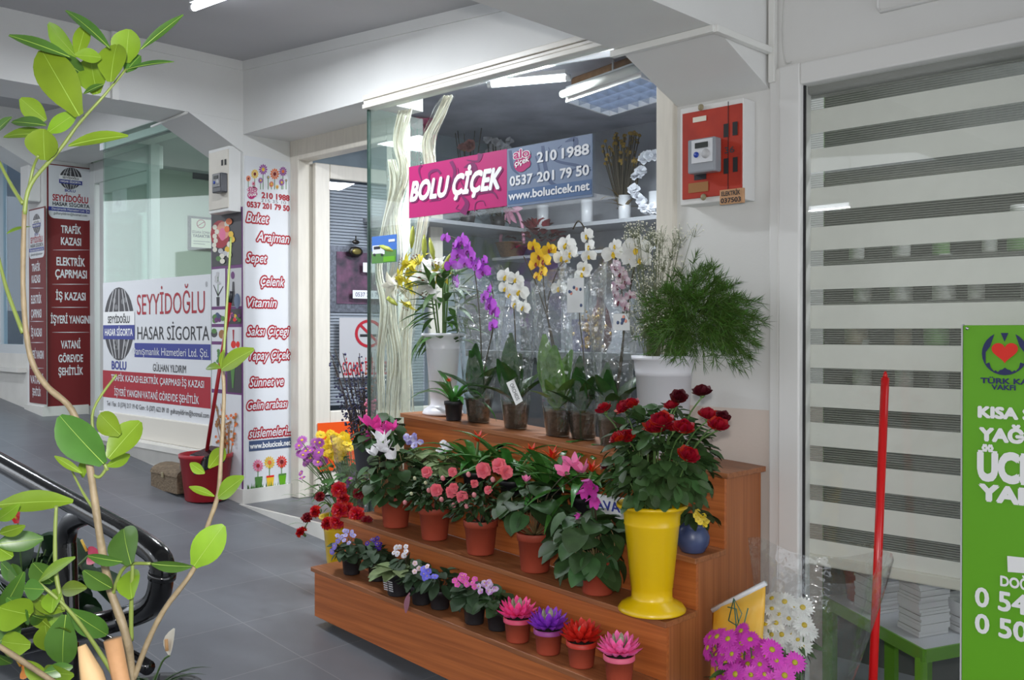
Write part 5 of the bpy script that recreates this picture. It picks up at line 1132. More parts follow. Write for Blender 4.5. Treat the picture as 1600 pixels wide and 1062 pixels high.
# ---- orchids in clear sleeves
CLEARP = film('clear_pot', (.80, .84, .80), .12, .9, .05, milky=.02)
def orchid(px, label, leaves, sprays, me, dy=0, top=.62, r1=.12, card=None, sl=True, lmat=None, extra=None):
    o = thing('potted_orchid', label, 'potted plant', spot(px, 3, dy)); w0 = o.location
    MB().lathe([(.045, 0), (.047, .003), (.06, .11), (.063, .112), (.062, .118)], 24).build('pot', CLEARP, o)
    m = MB().lathe([(.043, .004), (.055, .095), (.02, .1), (.001, .1)], 18); m.build('bark', mat('orchid_bark', (62, 50, 40), .9, .4, 50, bump=.6, bscale=90), o)
    m = MB()
    for (x, y, L, W, ln) in leaves:
        p = atY(x, y, w0.y - .03) - w0; b = V((0, -.01, .10)); d = (p - b); L2 = d.length; nn = V((0, -1, .25)) + V((d.x, 0, 0)); m.leaf(b, d + V((-d.x * .4, -.02, .03)), nn, L2 * 1.05, W * 1.3, ln, .12, 7, 'ell', 0)
    for i in range(7):
        d = sph(i * 2.4 + px, R.uniform(.75, 1.3)); m.leaf(V((0, 0, .10)), d, V((0, 0, 1)) - d * d.z - sph(i * 2.4 + px, 0) * .4, R.uniform(.14, .24), R.uniform(.05, .075), R.uniform(.2, .8), .14, 7, 'ell', 0)
    m.build('foliage', [lmat or LO], o)
    for pts in sprays:
        P3_ = [atY(x, y, w0.y - .02) - w0 for x, y in pts['path']]; m = MB(); m.tube(spline([V((0, 0, .1))] + P3_, 4), .003, 5); m.build('flower_stalk', STEMD, o)
        for (x, y, sc, *r) in pts['fl']:
            p = atY(x, y, w0.y - .05) - w0; put('flower', pts.get('me', me), o, p, V((R.uniform(-.5, .6), -1, R.uniform(-.2, .25))), R.uniform(-.4, .4), sc)
    if sl: sleeve(o, .055, r1, .02, top, CELLO)
    if card:
        cm = MB(); a, b = atY(card[0], card[1], w0.y - .075) - w0, atY(card[2], card[3], w0.y - .075) - w0; cm.box((a.x, a.y, b.z), (b.x, a.y + .002, a.z)); cm.build('picture_card', mat('card_white', (214, 216, 216), .4), o)
        cm = MB()
        for i in range(7): cm.ball(V((R.uniform(a.x + .01, b.x - .01), a.y - .0005, R.uniform(b.z + .01, a.z - .01))), .007, 7, R.choice([0, 0, 1]), (1, .05, 1))
        cm.build('card_print', [INK['slatedark'], INK['peach']], o)
    return o
OPU = P('orchid', .038, (176, 78, 200), 'orchid_purple', mat('lip_purple', (120, 30, 120), .5)); OWH = P('orchid', .043, (228, 228, 224), 'orchid_white', YEL); OYE = P('orchid', .034, (232, 190, 40), 'orchid_yellow', mat('lip_rust', (150, 60, 40), .5))
OSP = P('orchid', .032, (228, 224, 226), 'orchid_spotted', mat('lip_wine', (110, 20, 50), .5), c2=(170, 110, 140))
orchid(748, 'purple flowering orchid in a clear sleeve beside the lilies', [(742, 560, 0, .075, .2), (770, 545, 0, .07, -.2), (726, 545, 0, .06, .4), (765, 600, 0, .06, .3), (731, 590, 0, .05, .5)], [dict(path=[(752, 560), (748, 480), (738, 410), (715, 375), (695, 368)], fl=[(696, 372, .7), (710, 384, .9), (722, 378, 1.1), (732, 392, 1.15), (716, 398, 1), (705, 415, .9), (712, 440, .9), (745, 415, 1), (755, 425, 1), (738, 402, 1), (727, 412, 1), (757, 408, .8)]), dict(path=[(760, 560), (772, 500), (768, 440)], fl=[(757, 464, .9), (766, 476, 1.05), (772, 486, 1), (770, 508, .85), (764, 452, .7)])], OPU, top=.63, r1=.13, dy=-.01)
orchid(806, 'white flowering orchid in a clear sleeve with an orchid name tag', [(800, 525, 0, .08, .1), (818, 560, 0, .07, .3), (785, 560, 0, .06, -.3)], [dict(path=[(806, 560), (804, 500), (800, 450), (790, 430)], fl=[(790, 432, .9), (806, 436, .8), (812, 455, 1), (798, 460, .9), (806, 475, 1), (818, 480, .8), (790, 450, .8)])], OWH, top=.50, r1=.10)
o = S.objects['potted_orchid.001']; w0 = o.location; m = MB(); a = [atY(x, y, w0.y - .085) - w0 for x, y in ((791, 598), (803, 592), (817, 626), (806, 633))]; m.quad(a[3], a[2], a[1], a[0]); m.build('name_tag', INK['white'], o)
u0 = a[0] + (a[3] - a[0]) * .12 + (a[1] - a[0]) * .30 + V((0, -.0012, 0)); ux = (a[3] - a[0]) * .72; uy = (a[1] - a[0]) * .45; vs, fs = glyphs('ORCHIDS', 0, 0); w_ = max(v[0] for v in vs)
m = MB(); m.add([u0 + ux * (v[0] / w_) + uy * (v[1] / CAPH) for v in vs], fs); m.build('lettering', INK['darkgrey'], o)
orchid(872, 'yellow flowering orchid with bright broad leaves in a clear sleeve', [(842, 530, 0, .085, .1), (885, 545, 0, .09, -.1), (900, 560, 0, .06, .4), (850, 590, 0, .05, .4), (880, 600, 0, .06, .3)], [dict(path=[(866, 560), (852, 470), (848, 420)], fl=[(834, 385, .9), (842, 400, 1.1), (850, 408, 1.1), (838, 412, 1), (858, 390, .9), (848, 425, .9), (840, 432, .7)]), dict(path=[(866, 560), (855, 480), (872, 420), (885, 408)], fl=[(885, 408, .2)]), dict(path=[(866, 540), (840, 450), (825, 415), (818, 400)], fl=[(862, 388, .6)])], OYE, top=.62, r1=.12, lmat=G('leaf_orchid_bright', (92, 124, 60), .2, ro=.3))
orchid(912, 'tall white orchid with a printed picture card, right of the yellow orchid', [(905, 560, 0, .06, .2), (925, 575, 0, .06, -.3), (895, 590, 0, .05, .4)], [dict(path=[(912, 560), (905, 480), (915, 400), (918, 370), (905, 345), (895, 358)], fl=[(885, 382, 1), (892, 396, 1), (878, 402, .9), (917, 368, .8), (921, 385, .8), (920, 400, .7), (910, 428, .9), (913, 418, .7), (873, 450, .8)])], OWH, top=.66, r1=.10, dy=.03, card=(886, 435, 912, 488))
orchid(958, 'white orchid with wine red speckles in a tall clear sleeve near the white bucket', [(945, 570, 0, .06, .2), (975, 580, 0, .06, -.3), (930, 590, 0, .05, .4), (965, 600, 0, .05, .3)], [dict(path=[(972, 560), (974, 490), (968, 430), (960, 395)], fl=[(962, 417, 1), (970, 428, .9), (966, 446, 1.1), (978, 440, .9), (968, 472, 1), (978, 480, .8), (962, 460, .8), (985, 462, .7)]), dict(path=[(972, 540), (985, 450), (995, 400)], me=OWH, fl=[(958, 396, 1), (961, 384, .7), (995, 388, 1.25), (988, 402, 1), (1000, 405, 1)])], OSP, top=.64, r1=.11, card=(958, 490, 984, 516))
# ---- white bucket with dill and gypsophila
wb = spot(1037, 3, -.02); hb = .355; o = thing('white_bucket', 'white plastic bucket on the right end of the top step', 'bucket', wb)
MB().lathe([(.078, 0), (.081, .003), (.098, hb * .80), (.1, hb * .80), (.1, hb * .84), (.102, hb * .85), (.104, hb * .955), (.113, hb * .96), (.114, hb), (.104, hb * .99), (.098, hb * .9)], 36).build('body', WV, o)
wt = wb + V((0, 0, hb * .9))
o = thing('fern_bouquet', 'feathery green asparagus fern sprays spilling out of the white bucket', 'bouquet', wt)
FERN = G('fern_green', (72, 106, 38), .35, .2); FST = mat('fern_stem', (96, 120, 60), .6)
c0 = atY(1088, 492, wb.y - .03) - wt
m = MB()
def spray(m, p, d, L, n):
    pts = [p + d * L * t + V((0, 0, -1)) * L * .25 * t * t for t in (0, .25, .5, .75, 1)]
    m.tube(pts, .0012, 3, 1, caps=False)
    for i in range(n):
        t = R.uniform(.15, 1); q = p + d * L * t + V((0, 0, -1)) * L * .25 * t * t; e = (d + rv(1.0)).normalized(); l = R.uniform(.025, .05)
        m.leaf(q, e, rv(1), l, .0022, R.uniform(-.4, .4), 0, 2, 'strap', 0)
for i in range(320):
    th = R.uniform(0, 6.28); o3 = sph(th, math.asin(R.uniform(-.75, 1))); q = c0 + V((o3.x * .165, o3.y * .11, o3.z * .145)) * R.uniform(.2, .88); d = (o3 * .8 + V((.25, 0, -.1)) + rv(.3)).normalized(); spray(m, q, d, R.uniform(.06, .13), 34)
m.build('foliage', [FERN, FST], o); m = MB()
for i in range(26): m.tube(spline([sph(i, 0) * .05 + V((0, 0, -.15)), c0 * .4 + rv(.03), c0 + rv(.09)], 3), .0016, 4)
m.build('stems', FST, o)
o = thing('gypsophila_bouquet', 'airy white gypsophila rising from the left of the white bucket', 'bouquet', wt + V((-.04, 0, 0)))
m = MB(); fl = MB()
for i in range(110):
    x, y = R.gauss(1012, 24), R.uniform(355, 520); x = 1012 + (x - 1012) * (.6 + .6 * (540 - y) / 190) + (540 - y) * .05
    p = atY(x, y, wb.y + R.uniform(-.1, .05)) - o.location; m.tube(spline([V((R.uniform(-.04, .04), R.uniform(-.04, .04), -.1)), p * .5 + V((0, 0, -.01)), p], 3), .0009, 3)
    for j in range(11): q = p + rv(.03); m.tube([p - V((0, 0, .03)), q], .0005, 3); fl.ball(q, R.uniform(.0016, .0036), 6)
m.build('stems', mat('gyp_stem', (120, 128, 92), .6), o); b = fl.build('florets', mat('gyp_white', (230, 228, 212), .6), o); b['kind'] = 'stuff'
# ---- on the floor right of the stand
xb = V((-1.555, 2.58, floor_z(-1.555))); o = thing('soil_bag', 'orange and white bag of potting soil leaning on the stand side', 'bag', xb)
PBG = Plane('Y', 2.52)
vs = []; n = 12; K = 9; zt = PBG.uv(1140, 930)[1] - xb.z
for i in range(K):
    t = i / (K - 1); z = zt * t * .95; wd = .08 * (1 - .08 * t) ; th = .055 * (1 - t) ** .6 + .004
    for j in range(n): a = 2 * PI * j / n; vs.append((wd * math.copysign(abs(math.cos(a)) ** .6, math.cos(a)) + .02 * t * math.cos(a), th * math.sin(a) + .035 * t + R.uniform(-.002, .002), z + t * .06 * math.cos(a)))
fs = [(i * n + j, i * n + (j + 1) % n, (i + 1) * n + (j + 1) % n, (i + 1) * n + j) for i in range(K - 1) for j in range(n)] + [tuple((K - 1) * n + j for j in range(n)), tuple(range(n - 1, -1, -1))]
m = MB(); m.add(vs, fs, 0, True)
for fi, f in enumerate(m.f): m.m[fi] = 0 if fi >= n * 4 else 1
m.build('sack', [mat('bag_orange', (232, 168, 40), .35, rgb2=(226, 190, 90), scale=6, bump=.25, bscale=14), mat('bag_blue_white', (170, 186, 206), .35, rgb2=(96, 130, 170), scale=7)], o)
m = MB(); tp = [V(x) for x in vs[(K - 1) * n:]]; m.tube([tp[0], (tp[3] + tp[9]) / 2, tp[6]], .009, 5); m.build('top_seam', INK['signwhite'], o)
m = MB()
for pts in (((-.015, .40), (.0, .47), (.03, .43), (.015, .39), (-.015, .40)), ((-.0, .47), (.02, .34)), ((.03, .36), (.05, .45)), ((-.02, .44), (.01, .44), (.02, .40))): m.tube([V((x, -.015 - .05 * (1 - (z + .075) / .62) + .028, z + .075)) for x, z in pts], .002, 4)
m.build('printed_leaf', mat('bag_print', (60, 110, 96), .5), o)
def wrapped(label, px, py, X, Y, n, rx, ry, me, wrap, hh, sc=(.85, 1.15), cyl=(150, 152, 150)):
    base = V((X, Y, floor_z(X) + .001)); o = thing('daisy_bouquet', label, 'bouquet', base); w0 = base
    MB().lathe([(.07, 0), (.072, .003), (.09, .22), (.094, .222), (.09, .22), (.07, .02)], 24).build('container', mat('grey_tub', (96, 98, 100), .5), o)
    m = MB(); c = atY(px, py, Y) - w0
    for i in range(n):
        a = i * 2.39996; r = math.sqrt((i + .5) / n); p = c + V((rx * r * math.cos(a), -.05 * (1 - r) + R.uniform(-.03, .03) - .02, ry * r * math.sin(a)))
        d = V((math.cos(a) * r * .8, -.8, .55 + math.sin(a) * r * .5)); put('flower', me, o, p, d + rv(.25), R.random() * 6, R.uniform(*sc)); m.tube(spline([V((0, 0, .2)), p * .5 + V((0, 0, .1)), p], 3), .002, 4, 1)
    mound(m, c + V((0, .02, -.06)), rx * .9, ry, 50, .06, .025, 'ell', -.9, 0, .4, .3, .5); m.build('foliage', [LM, STEM], o)
    if wrap: sleeve(o, .08, .21, .1, hh, CELLO2, lean=(.05, .05))
    return o
WD = P('daisy', .034, (234, 234, 230), 'daisy_white', mat('daisy_eye', (206, 178, 40), .6)); MD = P('daisy', .034, (206, 62, 184), 'daisy_magenta', mat('daisy_green_eye', (170, 160, 30), .6))
wrapped('white daisies in a clear wrap standing by the right window frame', 1224, 972, -1.42, 2.74, 44, .10, .085, WD, True, .68)
wrapped('magenta daisies with green eyes in front of the white daisies', 1172, 1030, -1.42, 2.50, 44, .145, .085, MD, False, .5)
# ------------------------------------------------------------------ behind the shop glass
SHW = mat('shelf_white', (150, 152, 158), .5, .06, 6)
zs1 = atY(930, 347, 4.95).z
o = MB().box((-5.1, 4.90, zs1 - .025), (-2.07, 5.255, zs1)).build('wall_shelf', SHW, off=(-3.5, 5.25, zs1)); tag(o, 'long pale shelf on the back wall of the flower shop', 'shelf')
o = MB().box((-5.12, 3.75, zs1 - .025), (-4.62, 4.895, zs1)).build('wall_shelf', SHW, off=(-4.9, 4.2, zs1)); tag(o, 'pale shelf along the left wall of the flower shop', 'shelf')
VW = mat('vase_white_glaze', (206, 208, 214), .3, .05, 10)
for i, (px, lab) in enumerate(((848, 'first white cylinder vase from the left behind the blue name board'), (917, 'white cylinder vase under the web address on the back shelf'), (976, 'white cylinder vase holding the gold spray on the back shelf'), (1024, 'white cylinder vase below the white wreath on the back shelf'))):
    p = atY(px, 345, 5.0); p.z = zs1 + .001; o = MB().lathe([(.036, 0), (.04, .002), (.042, .16), (.038, .16), (.034, .02)], 22).build('vase', VW); o.location = p; tag(o, lab, 'vase', 'white vases on the back shelf')
def sprig(name, label, px, kind, n, spread, hh, col, nm, Y=5.0, y0=345, leafn=30, leafm=None, r=.03, potm=None, cat='artificial flowers'):
    p = atY(px, y0, Y); p.z = zs1 + .001; p.x = max(p.x, -4.88); o = thing(name, label, cat, p); zb_ = 0
    if potm: MB().lathe([(.04, 0), (.06, .1), (.055, .1), (.04, .02)], 18).build('pot', potm, o)
    me = P(kind, r, col, nm); m = MB()
    for i in range(n):
        d = sph(i * 2.4, R.uniform(.5, 1.4)); q = V((d.x * spread, d.y * spread * .6, .1 + hh * R.uniform(.55, 1))); m.tube(spline([(0, 0, .02), q * .5, q], 3), .003, 4, 1); put('flower', me, o, q, VIEW + rv(.6))
    for i in range(leafn): m.leaf(V((0, 0, .12)) + rv(.05), sph(i * 2.4, R.uniform(.1, 1.3)), (0, 0, 1), R.uniform(.1, .2), .03, .6, .1, 4, 'lance', 0)
    m.build('foliage', [leafm or LD, STEMD], o); return o
sprig('artificial_rose_spray', 'big pink artificial roses high behind the willow sticks', 655, 'azalea', 12, .14, .66, (226, 110, 150), 'artificial_pink', Y=4.15, r=.055, potm=BLACKP)
sprig('artificial_tulip_spray', 'dusty pink artificial tulips above the pink name board', 724, 'rose', 8, .22, .72, (196, 140, 136), 'tulip_dusty', Y=4.6, r=.035, leafn=24, potm=BLACKP)
sprig('artificial_blossom_spray', 'white artificial blossoms above the join of the name board', 775, 'azalea', 22, .13, .62, (220, 222, 230), 'artificial_white', Y=4.9, r=.035, potm=BLACKP)
o = sprig('gold_spray', 'gold glitter spray rising from a white vase behind the glass', 972, 'violet', 80, .17, .46, (150, 120, 50), 'gold_glitter', r=.014, leafn=10, leafm=mat('gold_leaf', (128, 104, 48), .35, .2, 40, metal=.4))
p = atY(1022, 290, 4.95); o = thing('white_wreath', 'white artificial flower wreath hanging by the right end of the back shelf', 'wreath', p); me = P('azalea', .035, (220, 222, 230), 'artificial_white')
MB().tube([V((.14 * math.cos(a), .0, .17 * math.sin(a))) for a in [2 * PI * i / 24 for i in range(25)]], .012, 6).build('ring', STEMD, o)
for i in range(26): a = 2 * PI * i / 26; put('flower', me, o, V((.14 * math.cos(a), -.02, .17 * math.sin(a))) + rv(.02), VIEW + rv(.5), 0, 1.1)
o.location.z = zs1 + .20
zs2 = atY(850, 400, 5.0).z
o = MB().box((-4.9, 4.86, zs2 - .02), (-2.07, 5.255, zs2)).build('wall_shelf', SHW, off=(-3.5, 5.25, zs2)); tag(o, 'second shelf below the name board at the back of the flower shop', 'shelf')
p = atY(838, 400, 4.98); m = MB()
for i in range(60): d = sph(i * 2.4, R.uniform(0, 1.5)); m.leaf(V((d.x * .22, d.y * .09, .05 + d.z * .14)), d, (0, 0, 1), .08, .06, .5, .2, 3, 'round', 0, ruf=.1)
o = m.build('red_garland', mat('garland_red', (122, 24, 40), .6, .3, 20, island=.2)); o.location = (p.x, p.y, zs2 + .01); tag(o, 'heap of dark red artificial blossoms below the blue name board', 'artificial flowers')
pb = atY(800, 400, 4.92); o = thing('ribbon_basket', 'basket with a pink ribbon handle on the second shelf', 'basket', (pb.x, pb.y, zs2 + .001))
MB().lathe([(.08, 0), (.12, .1), (.125, .1), (.115, .095), (.08, .01)], 20).build('body', mat('wicker_brown', (120, 88, 60), .7, .2, 60), o); MB().tube([V((.115 * math.cos(a), 0, .09 + .25 * math.sin(a))) for a in [PI * i / 14 for i in range(15)]], .012, 8).build('handle', mat('ribbon_pink', (226, 160, 190), .4, .1, 30), o)
m = MB(); [m.leaf((0, -.015, .33), d_, (0, -1, 0), .1, .045, .4, .2, 4, 'ell', 0) for d_ in ((-1, 0, .2), (1, 0, .1), (-.3, 0, -1), (.4, 0, -1))]; m.build('bow', mat('ribbon_pink', (226, 160, 190), .4), o)
# counter with boxes and ornaments
zc_ = atY(880, 548, 3.75).z
o = thing('display_counter', 'grey display counter just inside the shop glass behind the orchids', 'counter', (-2.95, 3.75, EZ)); MB().box((-.75, -.22, .0), (.78, .22, zc_ - EZ - .03)).build('cabinet', mat('counter_grey', (66, 68, 76), .6, .1, 5), o); MB().box((-.78, -.25, zc_ - EZ - .03), (.80, .25, zc_ - EZ)).build('top', mat('counter_top', (104, 106, 112), .3), o)
def onc(px, Y=3.7): p = atY(px, 540, Y); return V((p.x, Y, zc_ + .001))
def carton(px, w_, d_, h, c, label, Y=3.7, lid=None):
    o = thing('gift_box', label, 'box', onc(px, Y)); MB().box((-w_ / 2, -d_ / 2, 0), (w_ / 2, d_ / 2, h * .8)).build('box', mat('box_' + str(c[0]) + str(c[2]), c, .5, .05, 10), o); MB().box((-w_ / 2 - .004, -d_ / 2 - .004, h * .78), (w_ / 2 + .004, d_ / 2 + .004, h)).build('lid', mat('box_' + str((lid or c)[0]) + str((lid or c)[2]), lid or c, .5, .05, 10), o)
carton(912, .075, .08, .16, (96, 90, 150), 'violet gift box standing between the orchid sleeves inside the glass'); carton(765, .22, .16, .30, (112, 116, 126), 'grey carton behind the purple orchid inside the glass'); carton(845, .16, .14, .36, (92, 96, 104), 'tall dark grey carton behind the yellow orchid inside the glass', 3.72); carton(1000, .12, .12, .2, (150, 150, 156), 'pale carton behind the speckled orchid inside the glass')
o = thing('maroon_vase', 'dark maroon bottle vase on the counter inside the glass', 'vase', onc(938)); MB().lathe([(.03, 0), (.055, .05), (.06, .12), (.04, .2), (.018, .24), (.018, .30), (.024, .31), (.016, .31)], 22).build('body', mat('maroon_glaze', (84, 26, 32), .2), o)
o = thing('gold_bead_spray', 'gold bead ornament spray beside the maroon vase', 'ornament', onc(926, 3.62)); m = MB()
for i in range(80): q = V((R.gauss(0, .035), R.gauss(0, .02), R.uniform(.0, .2))); m.ball(q + V((0, 0, .012)), R.uniform(.006, .011), 6)
m.build('beads', mat('gold_bead', (186, 146, 62), .25, metal=.7), o)
# willow bundles standing in the window corner
WIL = mat('willow_white', (240, 234, 216), .6, .08, 40); CEL3 = film('cellophane_tall', (.96, .97, .97), .07, .9, .05, bump=.9, bscale=12)
for i, (path, n, wd, lab) in enumerate((([(596, 640), (596, 560), (604, 480), (592, 420), (603, 350), (618, 290), (612, 250)], 14, .04, 'short white willow bundle nearest the glass corner'), ([(612, 640), (618, 560), (608, 480), (620, 400), (615, 330), (630, 270), (622, 220), (634, 172)], 18, .04, 'tall wavy white willow bundle second from the glass corner'),
                                       ([(634, 640), (634, 560), (640, 480), (650, 400), (660, 340), (672, 280), (668, 220), (686, 180), (700, 150)], 18, .04, 'tallest white willow bundle reaching the glass header'), ([(622, 640), (626, 590), (634, 540), (628, 500), (640, 460)], 14, .03, 'straight white willow bundle behind the lily vase'))):
    Y = 3.05 + .016 * i; P0 = [atY(x, y, Y) for x, y in path]; b0 = V((P0[0].x - .01, Y, EZ + .002)); o = thing('willow_bundle', lab, 'willow sticks', b0)
    for k in range(n):
        off = V((R.gauss(0, wd * .42), R.gauss(0, .008), 0)); m = MB(); pp = [off * .5] + [p - b0 + off * (1 + .3 * math.sin(j * 2 + k)) + V((R.gauss(0, .003), 0, 0)) for j, p in enumerate(P0)]
        m.tube(spline(pp, 4), .0045, 5); m.build('stick', WIL, o)
    if i < 3:
        vs = []; pc = spline([P0[0] - b0 + V((0, 0, .0))] + [p - b0 for p in P0[1:]], 3); q = 12
        for j, p in enumerate(pc):
            for a in range(q): aa = 2 * PI * a / q; rr_ = wd * 1.25 * (1 + .15 * math.sin(3 * aa + j)); vs.append(p + V((rr_ * math.cos(aa), rr_ * .5 * math.sin(aa), 0)))
        m = MB(); m.add(vs, [(j * q + a, j * q + (a + 1) % q, (j + 1) * q + (a + 1) % q, (j + 1) * q + a) for j in range(len(pc) - 1) for a in range(q)], 0, True); m.build('clear_sleeve', CEL3, o)
# dried bouquet on the entry floor
b0 = V((-4.12, 3.14, EZ + .001)); o = thing('dried_bouquet', 'dark dried branches with blue and copper berries by the shop door', 'dried flowers', b0)
MB().lathe([(.07, 0), (.09, .2), (.1, .3), (.095, .3), (.07, .02)], 22).build('vase', mat('dark_vase', (58, 54, 60), .5), o); m = MB(); bl = MB(); cp = MB()
for i in range(64):
    x, y = R.uniform(524, 600), R.uniform(545, 650); x = 565 + (x - 565) * (1.25 - (y - 545) / 160); p = atY(x, y, 3.14 + R.uniform(-.07, .07)) - b0
    m.tube(spline([V((R.uniform(-.04, .04), R.uniform(-.03, .03), .2)), p * .55 + V((0, 0, .15)), p], 4), .0022, 4)
    for j in range(9):
        t = R.uniform(.55, 1); q = p * t + V((0, 0, .12 * (1 - t))) + rv(.025); (bl if x < 572 else cp).ball(q, R.uniform(.004, .008), 6)
m.build('twigs', mat('twig_dark', (58, 48, 46), .8), o); bl.build('blue_berries', mat('berry_blue', (52, 54, 84), .5, island=.3), o)['kind'] = 'stuff'; cp.build('copper_berries', mat('berry_copper', (150, 84, 62), .5, island=.3), o)['kind'] = 'stuff'
m = MB()
for i in range(70): q = atY(578 + R.gauss(0, 4), R.uniform(625, 660), 3.02) - b0; m.ball(q, .008, 6)
m.build('pink_plume', mat('plume_pink', (216, 120, 150), .7, island=.2), o)
# ------------------------------------------------------------------ red bucket, dustpan, chest by the second column
pf = V((-5.60, 2.74, floor_z(-5.60)))
def onfloor(px, py): r = ray(px, py); t = (FS * 0 - CZ) / (r.z - FS * r.x); p = CAM + r * t; p.z = floor_z(p.x) + .001; return p
pbk = onfloor(322, 780); o = thing('red_bucket', 'dark red plastic bucket standing on the floor below the photo strip', 'bucket', pbk)
MB().lathe([(.115, 0), (.12, .004), (.15, .25), (.156, .252), (.158, .275), (.150, .278), (.143, .25), (.113, .02), (.001, .02)], 34).build('body', mat('bucket_red', (158, 22, 34), .4, .06, 6), o)
MB().tube([V((.155 * math.cos(a), -.06 - .06 * math.sin(a) , .25 - .09 * math.sin(a))) for a in [PI * i / 14 for i in range(15)]], .007, 6).build('handle', BLACKP, o)
a, b = atY(323, 705, 2.83), atY(362, 455, 2.955); o = thing('dustpan', 'long handled dustpan with a red shaft leaning above the red bucket', 'dustpan', a)
MB().tube([(0, 0, 0), (b - a) * .93], .0115, 10).build('shaft', mat('shaft_red', (150, 22, 32), .35), o); MB().tube([(b - a) * .93, b - a], [.013, .012], 10).build('grip', BLACKP, o)
m = MB(); m.hexa([(-.09, -.08, -.10), (.12, -.08, -.10), (.10, .07, -.06), (-.07, .07, -.06), (-.085, -.07, -.02), (.115, -.07, -.02), (.08, .06, .03), (-.05, .06, .03)]); bevel(m.build('pan', mat('pan_black', (26, 26, 28), .15), o), .01)
pc = onfloor(280, 764); o = thing('wicker_chest', 'small brown wicker chest on the floor beside the red bucket', 'chest', pc, rz=0)
wk = mat('wicker', (112, 96, 76), .8, .35, 40, (1, 1, 3), bump=.8, bscale=60); MB().box((-.17, -.10, 0), (.17, .10, .10)).build('body', wk, o)
m = MB(); k = 8
vs = [(x, -.105 * math.cos(PI * i / k), .10 + .055 * math.sin(PI * i / k)) for x in (-.175, .175) for i in range(k + 1)]; m.add(vs, [(i, i + 1, i + k + 2, i + k + 1) for i in range(k)] + [tuple(range(k, -1, -1)), tuple(range(k + 1, 2 * k + 2)), (0, k + 1, 2 * k + 1, k)], 0, False); m.build('lid', wk, o); MB().box((-.01, -.112, .085), (.01, -.105, .115)).build('clasp', mat('old_brass', (150, 140, 110), .5), o)
# potted plant behind the blind
p = atZ(1350, 948, CZ - 1.01); p = A + (B - A) * .86 + (C_ - A) * .33 + V((0, 0, .001)); o = thing('table_plant', 'terracotta pot with a dry brown plant on the low table behind the blind', 'potted plant', p); pot(o, .06, .045, .12, TERRA); m = MB(); mound(m, (0, 0, .15), .11, .07, 90, .05, .02, 'ell', -.3, 0, .5, .5, .5); m.build('foliage', mat('leaf_dry', (104, 92, 66), .7, .2, 20, island=.3), o)
# ------------------------------------------------------------------ handrail on the left
BLKM = mat('black_gloss_paint', (9, 9, 10), .16, coat=.25, bump=.04, bscale=120)
YR = .93; ra = atY(-160, 620, YR); 
def R3(px, py): return atY(px, py, YR)
e0, e1 = R3(0, 722), R3(222, 846); dv = (e1 - e0); far = e0 - dv * 2.2
rl = thing('handrail', 'glossy black pipe handrail with a rounded end behind the green sapling', 'handrail', (e1.x, YR, floor_z(e1.x)))
def wl(pts): return [p - rl.location for p in pts]
low0 = R3(205, 965); low1 = low0 + V((0, -.85, -.0)); 
pts = [far, e0, e1 - dv * .12] + spline([e1 - dv * .10, R3(247, 868), R3(252, 905), R3(238, 945), low0 + V((-.01, -.02, 0)), low0 + V((0, -.15, 0))], 5) + [low1]
MB().tube(wl(pts), .0255, 18).build('top_rail', BLKM, rl)
q0 = R3(140, 802); pts = spline([q0, R3(112, 815), R3(104, 838), R3(105, 880), R3(108, 990)], 5) + [V((R3(108, 990).x, YR, floor_z(R3(108, 990).x)))]
MB().tube(wl(pts), .024, 16).build('post', BLKM, rl)
f0, f1 = R3(0, 896), R3(140, 985); MB().tube(wl([f0 - (f1 - f0) * 3, f0, f1, f1 + (f1 - f0) * .5]), .016, 14).build('lower_rail', BLKM, rl)
# flange of the loop
MB().tube(wl([R3(254, 893), R3(253, 903)]), .0285, 18).build('collar', BLKM, rl)
px_ = far.x + .1; MB().tube([V((px_, YR, floor_z(px_))) - rl.location, V((px_, YR, far.z - .01)) - rl.location], .024, 14).build('post', BLKM, rl)
# ------------------------------------------------------------------ plants behind the rail
def bedplant(name, label, px, py, Y, cls, n, L, W, Hh, lm, Rr=.2, el=(.1, 1.2)):
    base = atY(px, py, Y); z0 = floor_z(base.x); o = thing(name, label, 'potted plant', (base.x, Y, z0 + .001)); ht = base.z - z0
    MB().lathe([(.11, 0), (.115, .01), (.14, ht - .02), (.15, ht), (.13, ht - .005), (.12, ht - .04), (.001, ht - .04)], 26).build('pot', cls, o); m = MB()
    for i in range(n):
        d = sph(i * 2.4, R.uniform(*el)); b = V((0, 0, ht)); e = b + V((d.x * Rr, d.y * Rr, d.z * Hh)) * R.uniform(.5, 1); m.tube(spline([b, b + (e - b) * .5 + V((0, 0, .04)), e], 3), .003, 5, 1); m.leaf(e, V((d.x, d.y, R.uniform(-.5, .2))), V((0, 0, 1)) + d * .3, L * R.uniform(.7, 1.1), W * R.uniform(.8, 1.1), .6, .15, 6, 'heart', 0)
    m.build('foliage', [lm, STEM], o); return o, ht
GRP = mat('grey_planter', (70, 70, 72), .6)
o, ht = bedplant('potted_anthurium', 'dark leaved anthurium with a red flower behind the handrail at far left', 40, 985, 1.30, GRP, 40, .20, .14, .42, G('leaf_anthurium', (28, 50, 30), .2, .05, .3), .32, (.2, 1.35))
